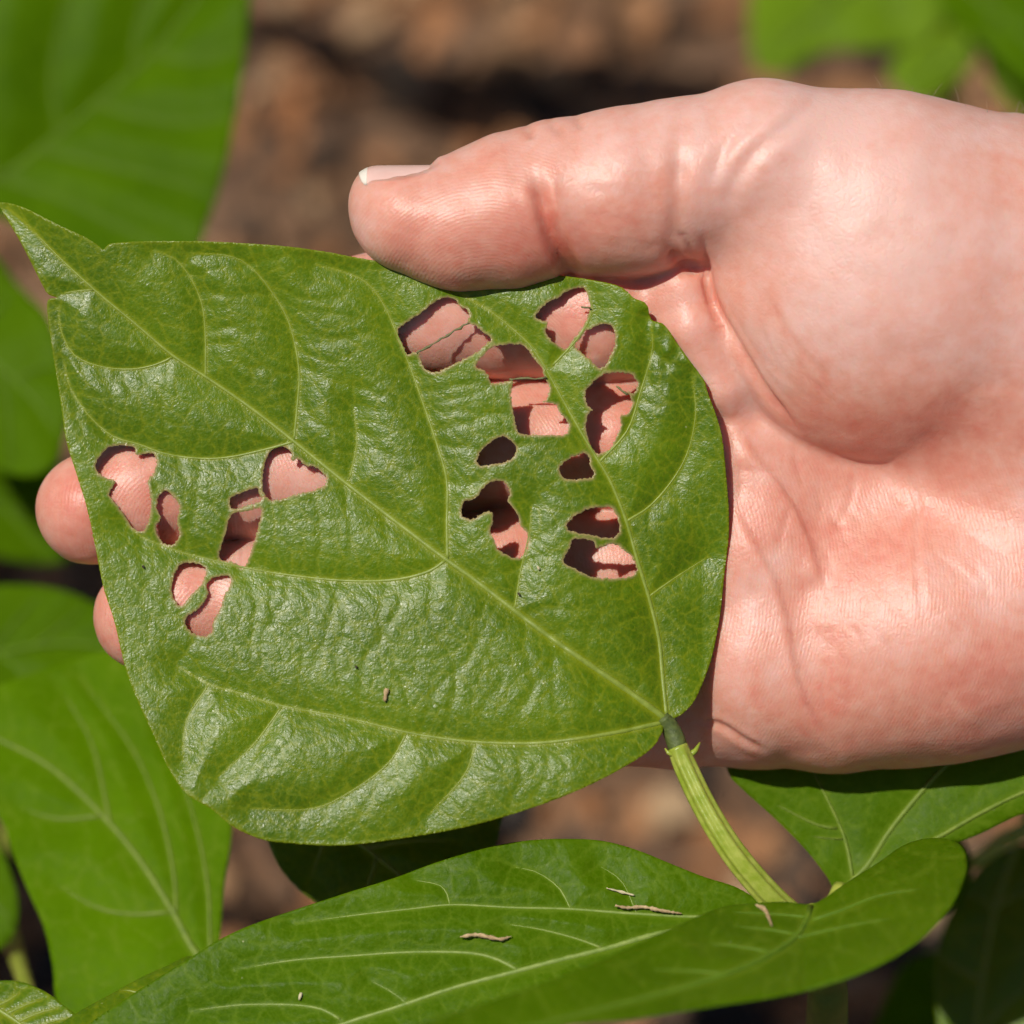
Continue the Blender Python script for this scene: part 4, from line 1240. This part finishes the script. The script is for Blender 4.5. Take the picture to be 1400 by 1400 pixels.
    crease([(1080, 135), (1020, 170), (985, 215), (970, 260)], 0.28, 1.1, bulge=0.1, tint=0.03, zmin=-7)
    crease([(962, 325), (965, 374), (979, 425), (1005, 472), (1034, 520), (1064, 560), (1090, 590)], 1.3, 0.65, tint=0.22)
    crease([(916, 348), (926, 357), (942, 364), (960, 372)], 1.2, 0.9, tint=0.25)
    crease([(930, 318), (942, 338), (952, 360)], 0.5, 0.6, tint=0.1, zmin=-8)
    for k in range(12):
        a = RNG.uniform(970, 1060), RNG.uniform(380, 480)
        crease([a, (a[0] + 40 + RNG.uniform(-8, 8), a[1] + 70), (a[0] + 95, a[1] + 125)], RNG.uniform(.04, .10), 0.34, tint=0.04, zmin=-8)
    for k in range(9):
        yy = RNG.uniform(225, 340)
        crease([(800, yy + RNG.uniform(-6, 6)), (860, yy + RNG.uniform(-4, 4) + 8), (915, yy + RNG.uniform(-6, 6) + 10)], RNG.uniform(.04, .1), 0.5, tint=0.0, zmin=-7)
    # finger joints
    for (cx, cy), an in (((640, 604), 0.1), ((655, 775), .1), ((560, 938), 0), ((300, 668), -.1), ((300, 832), -.1), ((790, 440), 0), ((520, 428), 0), ((380, 446), 0), ((905, 445), 0)):
        for off in (-5, 5):
            crease([(cx + off - 12 * an, cy - 75), (cx + off + 4, cy), (cx + off + 12 * an, cy + 75)], 0.45, 0.7, zmax=-2, bulge=0.1, tint=0.1)
    crease([(786, 470), (797, 500), (803, 530)], 0.4, 0.7, zmax=-2)
    # big soft unevenness of flesh
    nz = 0.5 * (vnoise(P[:, 0] / 7 + 40, P[:, 1] / 7 + P[:, 2] / 7, 51) - .5) + 0.22 * (vnoise(P[:, 0] / 3 + 11, P[:, 1] / 3 + P[:, 2] / 4, 52) - .5)
    disp += nz * 0.55
    P = P + Nn * disp[:, None]
    # flush of the skin: finger pads, underside of the thumb, edge of the palm
    def flush(cx, cy, rx, ry, a):
        red[:] += a * np.exp(-((px - cx) / rx) ** 2 - ((py - cy) / ry) ** 2)
    flush(120, 690, 120, 110, 0.30)
    flush(200, 850, 110, 100, 0.30)
    flush(640, 330, 110, 60, 0.16)
    flush(720, 330, 70, 60, 0.18)
    flush(860, 330, 90, 60, 0.12)
    flush(1250, 580, 160, 60, 0.22)
    flush(1150, 720, 170, 110, 0.20)
    flush(1300, 950, 220, 90, 0.26)
    flush(1130, 1000, 150, 60, 0.15)
    flush(1380, 640, 90, 120, 0.05)
    flush(700, 620, 300, 330, 0.22)
    flush(1150, 240, 240, 150, -0.20)
    flush(1200, 340, 130, 110, -0.14)
    flush(1000, 180, 200, 60, -0.10)
    flush(1060, 860, 60, 130, -0.04)
    red = np.clip(0.29 + red, 0.0, 1.0)
    # friction ridges (phase in mm) on the palm side
    ridge = P[:, 0] * 0.98 + 0.25 * P[:, 1] + 0.012 * P[:, 1] ** 2
    on = np.clip(Nn[:, 2] * 1.5 - 0.1, 0, 1) * 0.75
    tip = px < 330
    m = tip & (py < 765)
    ridge[m] = np.hypot(P[m, 0] - (215 - 700) / PPM, (P[m, 1] - (700 - 715) / PPM) * 0.8)
    m = tip & (py >= 765)
    ridge[m] = np.hypot(P[m, 0] - (290 - 700) / PPM, (P[m, 1] - (700 - 865) / PPM) * 0.8)
    on[tip] *= 1.5
    thumb = (P[:, 2] > -9) & (px < 765) & (py < 392)
    ridge[thumb] = np.hypot(P[thumb, 0] - (665 - 700) / PPM, P[thumb, 1] - (700 - 440) / PPM)
    on[thumb] = np.clip(Nn[thumb, 2] * 1.2 - Nn[thumb, 1] * 0.9 + 0.2, 0, 1)
    rest = (px > 765) & (py < 620) & (P[:, 2] > -6)
    on[rest] *= 0.15
    on[(px > 1400)] *= 0.3
    hand = mesh_obj('hand', to_world(P), Q, M_SKIN, None, True, {'red': red, 'ridge': ridge, 'ridge_on': on})
    tag(hand, 'bare open right hand, palm up, cradling the chewed leaf under its thumb', 'hand')

    # thumb nail: a curved plate along the upper side of the tip
    def nail(name, u0, u1, th0, th1, mat, lift):
        nu, nt_ = 14, 18
        V = []
        for layer in (0.0, -0.3):
            for i in range(nu):
                u = i / (nu - 1)
                x = u0 + (u1 - u0) * u
                s = (x - 488) / (604 - 488)
                cy = 297.5 - 1.0 * s
                r = 7.78 - 1.1 * max(0, (516 - x) / 26) ** 2 + layer + lift
                for j in range(nt_):
                    ye = 5.0 + 2.6 * max(0, (x - 500) / 100) ** 1.5
                    th0_ = math.degrees(math.asin(min(.985, (ye - 0.55) / r)))
                    th = math.radians(th0_ + (180 - 2 * th0_) * j / (nt_ - 1))
                    edge = abs(2 * j / (nt_ - 1) - 1)
                    xx = x + 8.0 * edge ** 3 * (1 - u) * (1 if name == 'nail_edge' else .35) 
                    c = loc_mm(xx, cy, -2.2)
                    V.append(c + np.array([0, math.sin(th) * r * 1.02, math.cos(th) * r * 0.96]))
        V = np.array(V)
        Fq = []
        n1 = nu * nt_
        g = lambda i, j, l: l * n1 + i * nt_ + j
        for i in range(nu - 1):
            for j in range(nt_ - 1):
                Fq.append((g(i, j, 0), g(i, j + 1, 0), g(i + 1, j + 1, 0), g(i + 1, j, 0)))
                Fq.append((g(i, j, 1), g(i + 1, j, 1), g(i + 1, j + 1, 1), g(i, j + 1, 1)))
        for i in range(nu - 1):
            Fq.append((g(i, 0, 0), g(i + 1, 0, 0), g(i + 1, 0, 1), g(i, 0, 1)))
            Fq.append((g(i, nt_ - 1, 0), g(i, nt_ - 1, 1), g(i + 1, nt_ - 1, 1), g(i + 1, nt_ - 1, 0)))
        for j in range(nt_ - 1):
            Fq.append((g(0, j, 0), g(0, j, 1), g(0, j + 1, 1), g(0, j + 1, 0)))
            Fq.append((g(nu - 1, j, 0), g(nu - 1, j + 1, 0), g(nu - 1, j + 1, 1), g(nu - 1, j, 1)))
        return mesh_obj(name, to_world(V), Fq, mat, hand)
    nl = nail('nail', 500, 604, 42, 140, M_NAIL, 0.0)
    ne = nail('nail_edge', 491, 503, 42, 140, M_NAILTIP, 0.02)
    ne.parent = nl
    # sparse fine hairs along the back edge of hand and wrist
    R = np.random.default_rng(3)
    ki = np.where((Nn[:, 1] > 0.75) & (px > 620) & (px < 1500) & (py < 260) & (Nn[:, 2] < 0.35))[0]
    wts = np.where(px[ki] > 1180, 3.0, 0.35)
    ch = R.choice(ki, 60, replace=False, p=wts / wts.sum())
    Vs, Fs, off = [], [], 0
    for q in ch:
        ln = R.uniform(1.2, 3.2) if px[q] > 1200 else R.uniform(0.4, 1.2)
        d = Nn[q] + np.array([R.uniform(-.7, .3), R.uniform(-.1, .3), R.uniform(-.4, .4)])
        d /= np.linalg.norm(d)
        bend = np.array([R.uniform(-.6, .2), -0.2, 0])
        pts = [P[q] - Nn[q] * .2 + d * ln * t + bend * ln * t * t * .6 for t in np.linspace(0, 1, 6)]
        V, F_ = tube(pts, np.linspace(0.035, 0.012, 6), 4)
        Vs.append(V)
        Fs += [tuple(off + a for a in f) for f in F_]
        off += len(V)
    tag(mesh_obj('hair', to_world(np.vstack(Vs)), Fs, M_HAIR, hand), kind='stuff')

build_hand()

# ------------------------------------------------------------------ dry scraps lying on the leaves
def flake(pts, surf, w, mat, label, name='dry_flake', curl=0.4):
    L = resample(catmull(pts, 6), 3.0)
    n = len(L)
    t = np.linspace(0, 1, n)
    z = surf(L[:, 0], L[:, 1]) + 0.45 + curl * np.abs(np.sin(t * 5 + 1))
    P = loc_mm(L[:, 0], L[:, 1], z)
    T = np.gradient(P, axis=0)
    side = np.cross(T, [0, 0, 1.0])
    side /= np.linalg.norm(side, axis=1)[:, None] + 1e-9
    wid = w * (0.35 + 0.65 * np.sin(np.pi * np.clip(t * .92 + .06, 0, 1)) ** .7) * (1 + 1.0 * (RNG.random(n) - .5))
    rows = []
    for k, (o, up) in enumerate(((-1, 0.15), (0, 0.35), (1, 0.1), (1, -0.05), (0, 0.15), (-1, 0.0))):
        rows.append(P + side * (wid * o * .5)[:, None] + np.array([0, 0, 1.0]) * up * w * .9)
    V = np.stack(rows, 1).reshape(-1, 3)
    F = []
    for i in range(n - 1):
        for k in range(6):
            F.append((i * 6 + k, i * 6 + (k + 1) % 6, (i + 1) * 6 + (k + 1) % 6, (i + 1) * 6 + k))
    F += [tuple(range(5, -1, -1)), tuple((n - 1) * 6 + k for k in range(6))]
    tag(mesh_obj(name, to_world(V), F, mat), label, 'plant scrap', 'dry scraps on the leaves')

flake([(629, 1281), (650, 1278), (668, 1281), (685, 1284), (699, 1280)], S_L1, 0.55, M_DRY, 'curled tan flake lying alone left of the other scraps on the foreground leaf')
flake([(841, 1238), (858, 1241), (880, 1240), (905, 1245), (932, 1249)], S_L1, 0.5, M_DRY, 'longest tan flake, lying along a vein of the foreground leaf')
flake([(829, 1214), (848, 1219), (867, 1224)], S_L1, 0.4, M_STRAW, 'pale straight straw bit just above the longest flake', 'straw_bit', 0.1)
flake([(1033, 1237), (1045, 1243), (1051, 1255), (1055, 1266)], S_L2, 0.55, M_DRY, 'bent brown scrap on the blurred near leaf beside the stalk')
flake([(412, 1357), (410, 1363), (409, 1367)], S_L1, 0.4, M_STRAW, 'tiny pale speck low on the left of the foreground leaf', 'speck', 0.0)
flake([(529, 941), (527, 950), (526, 959)], SURF_MAIN, 0.65, M_DRY, 'small brown speck on the lower half of the chewed leaf', 'speck', 0.0)
M_DROP = mat_plain('dropping', (0.02, 0.014, 0.008), (0.06, 0.04, 0.02), 2000, 0.8)
flake([(195, 773), (197, 777)], SURF_MAIN, 0.3, M_DROP, 'tiny dark dot left of the lower pair of left-hand holes', 'speck', 0.0)
flake([(486, 910), (488, 914)], SURF_MAIN, 0.3, M_DROP, 'tiny dark dot just above and left of the brown speck', 'speck', 0.0)
flake([(708, 810), (711, 815)], SURF_MAIN, 0.3, M_DROP, 'tiny dark dot between the midrib and the lowest right-hand hole', 'speck', 0.0)
flake([(735, 774), (737, 779)], SURF_MAIN, 0.4, M_STRAW, 'pale tan dot just left of the lowest right-hand hole', 'speck', 0.0)
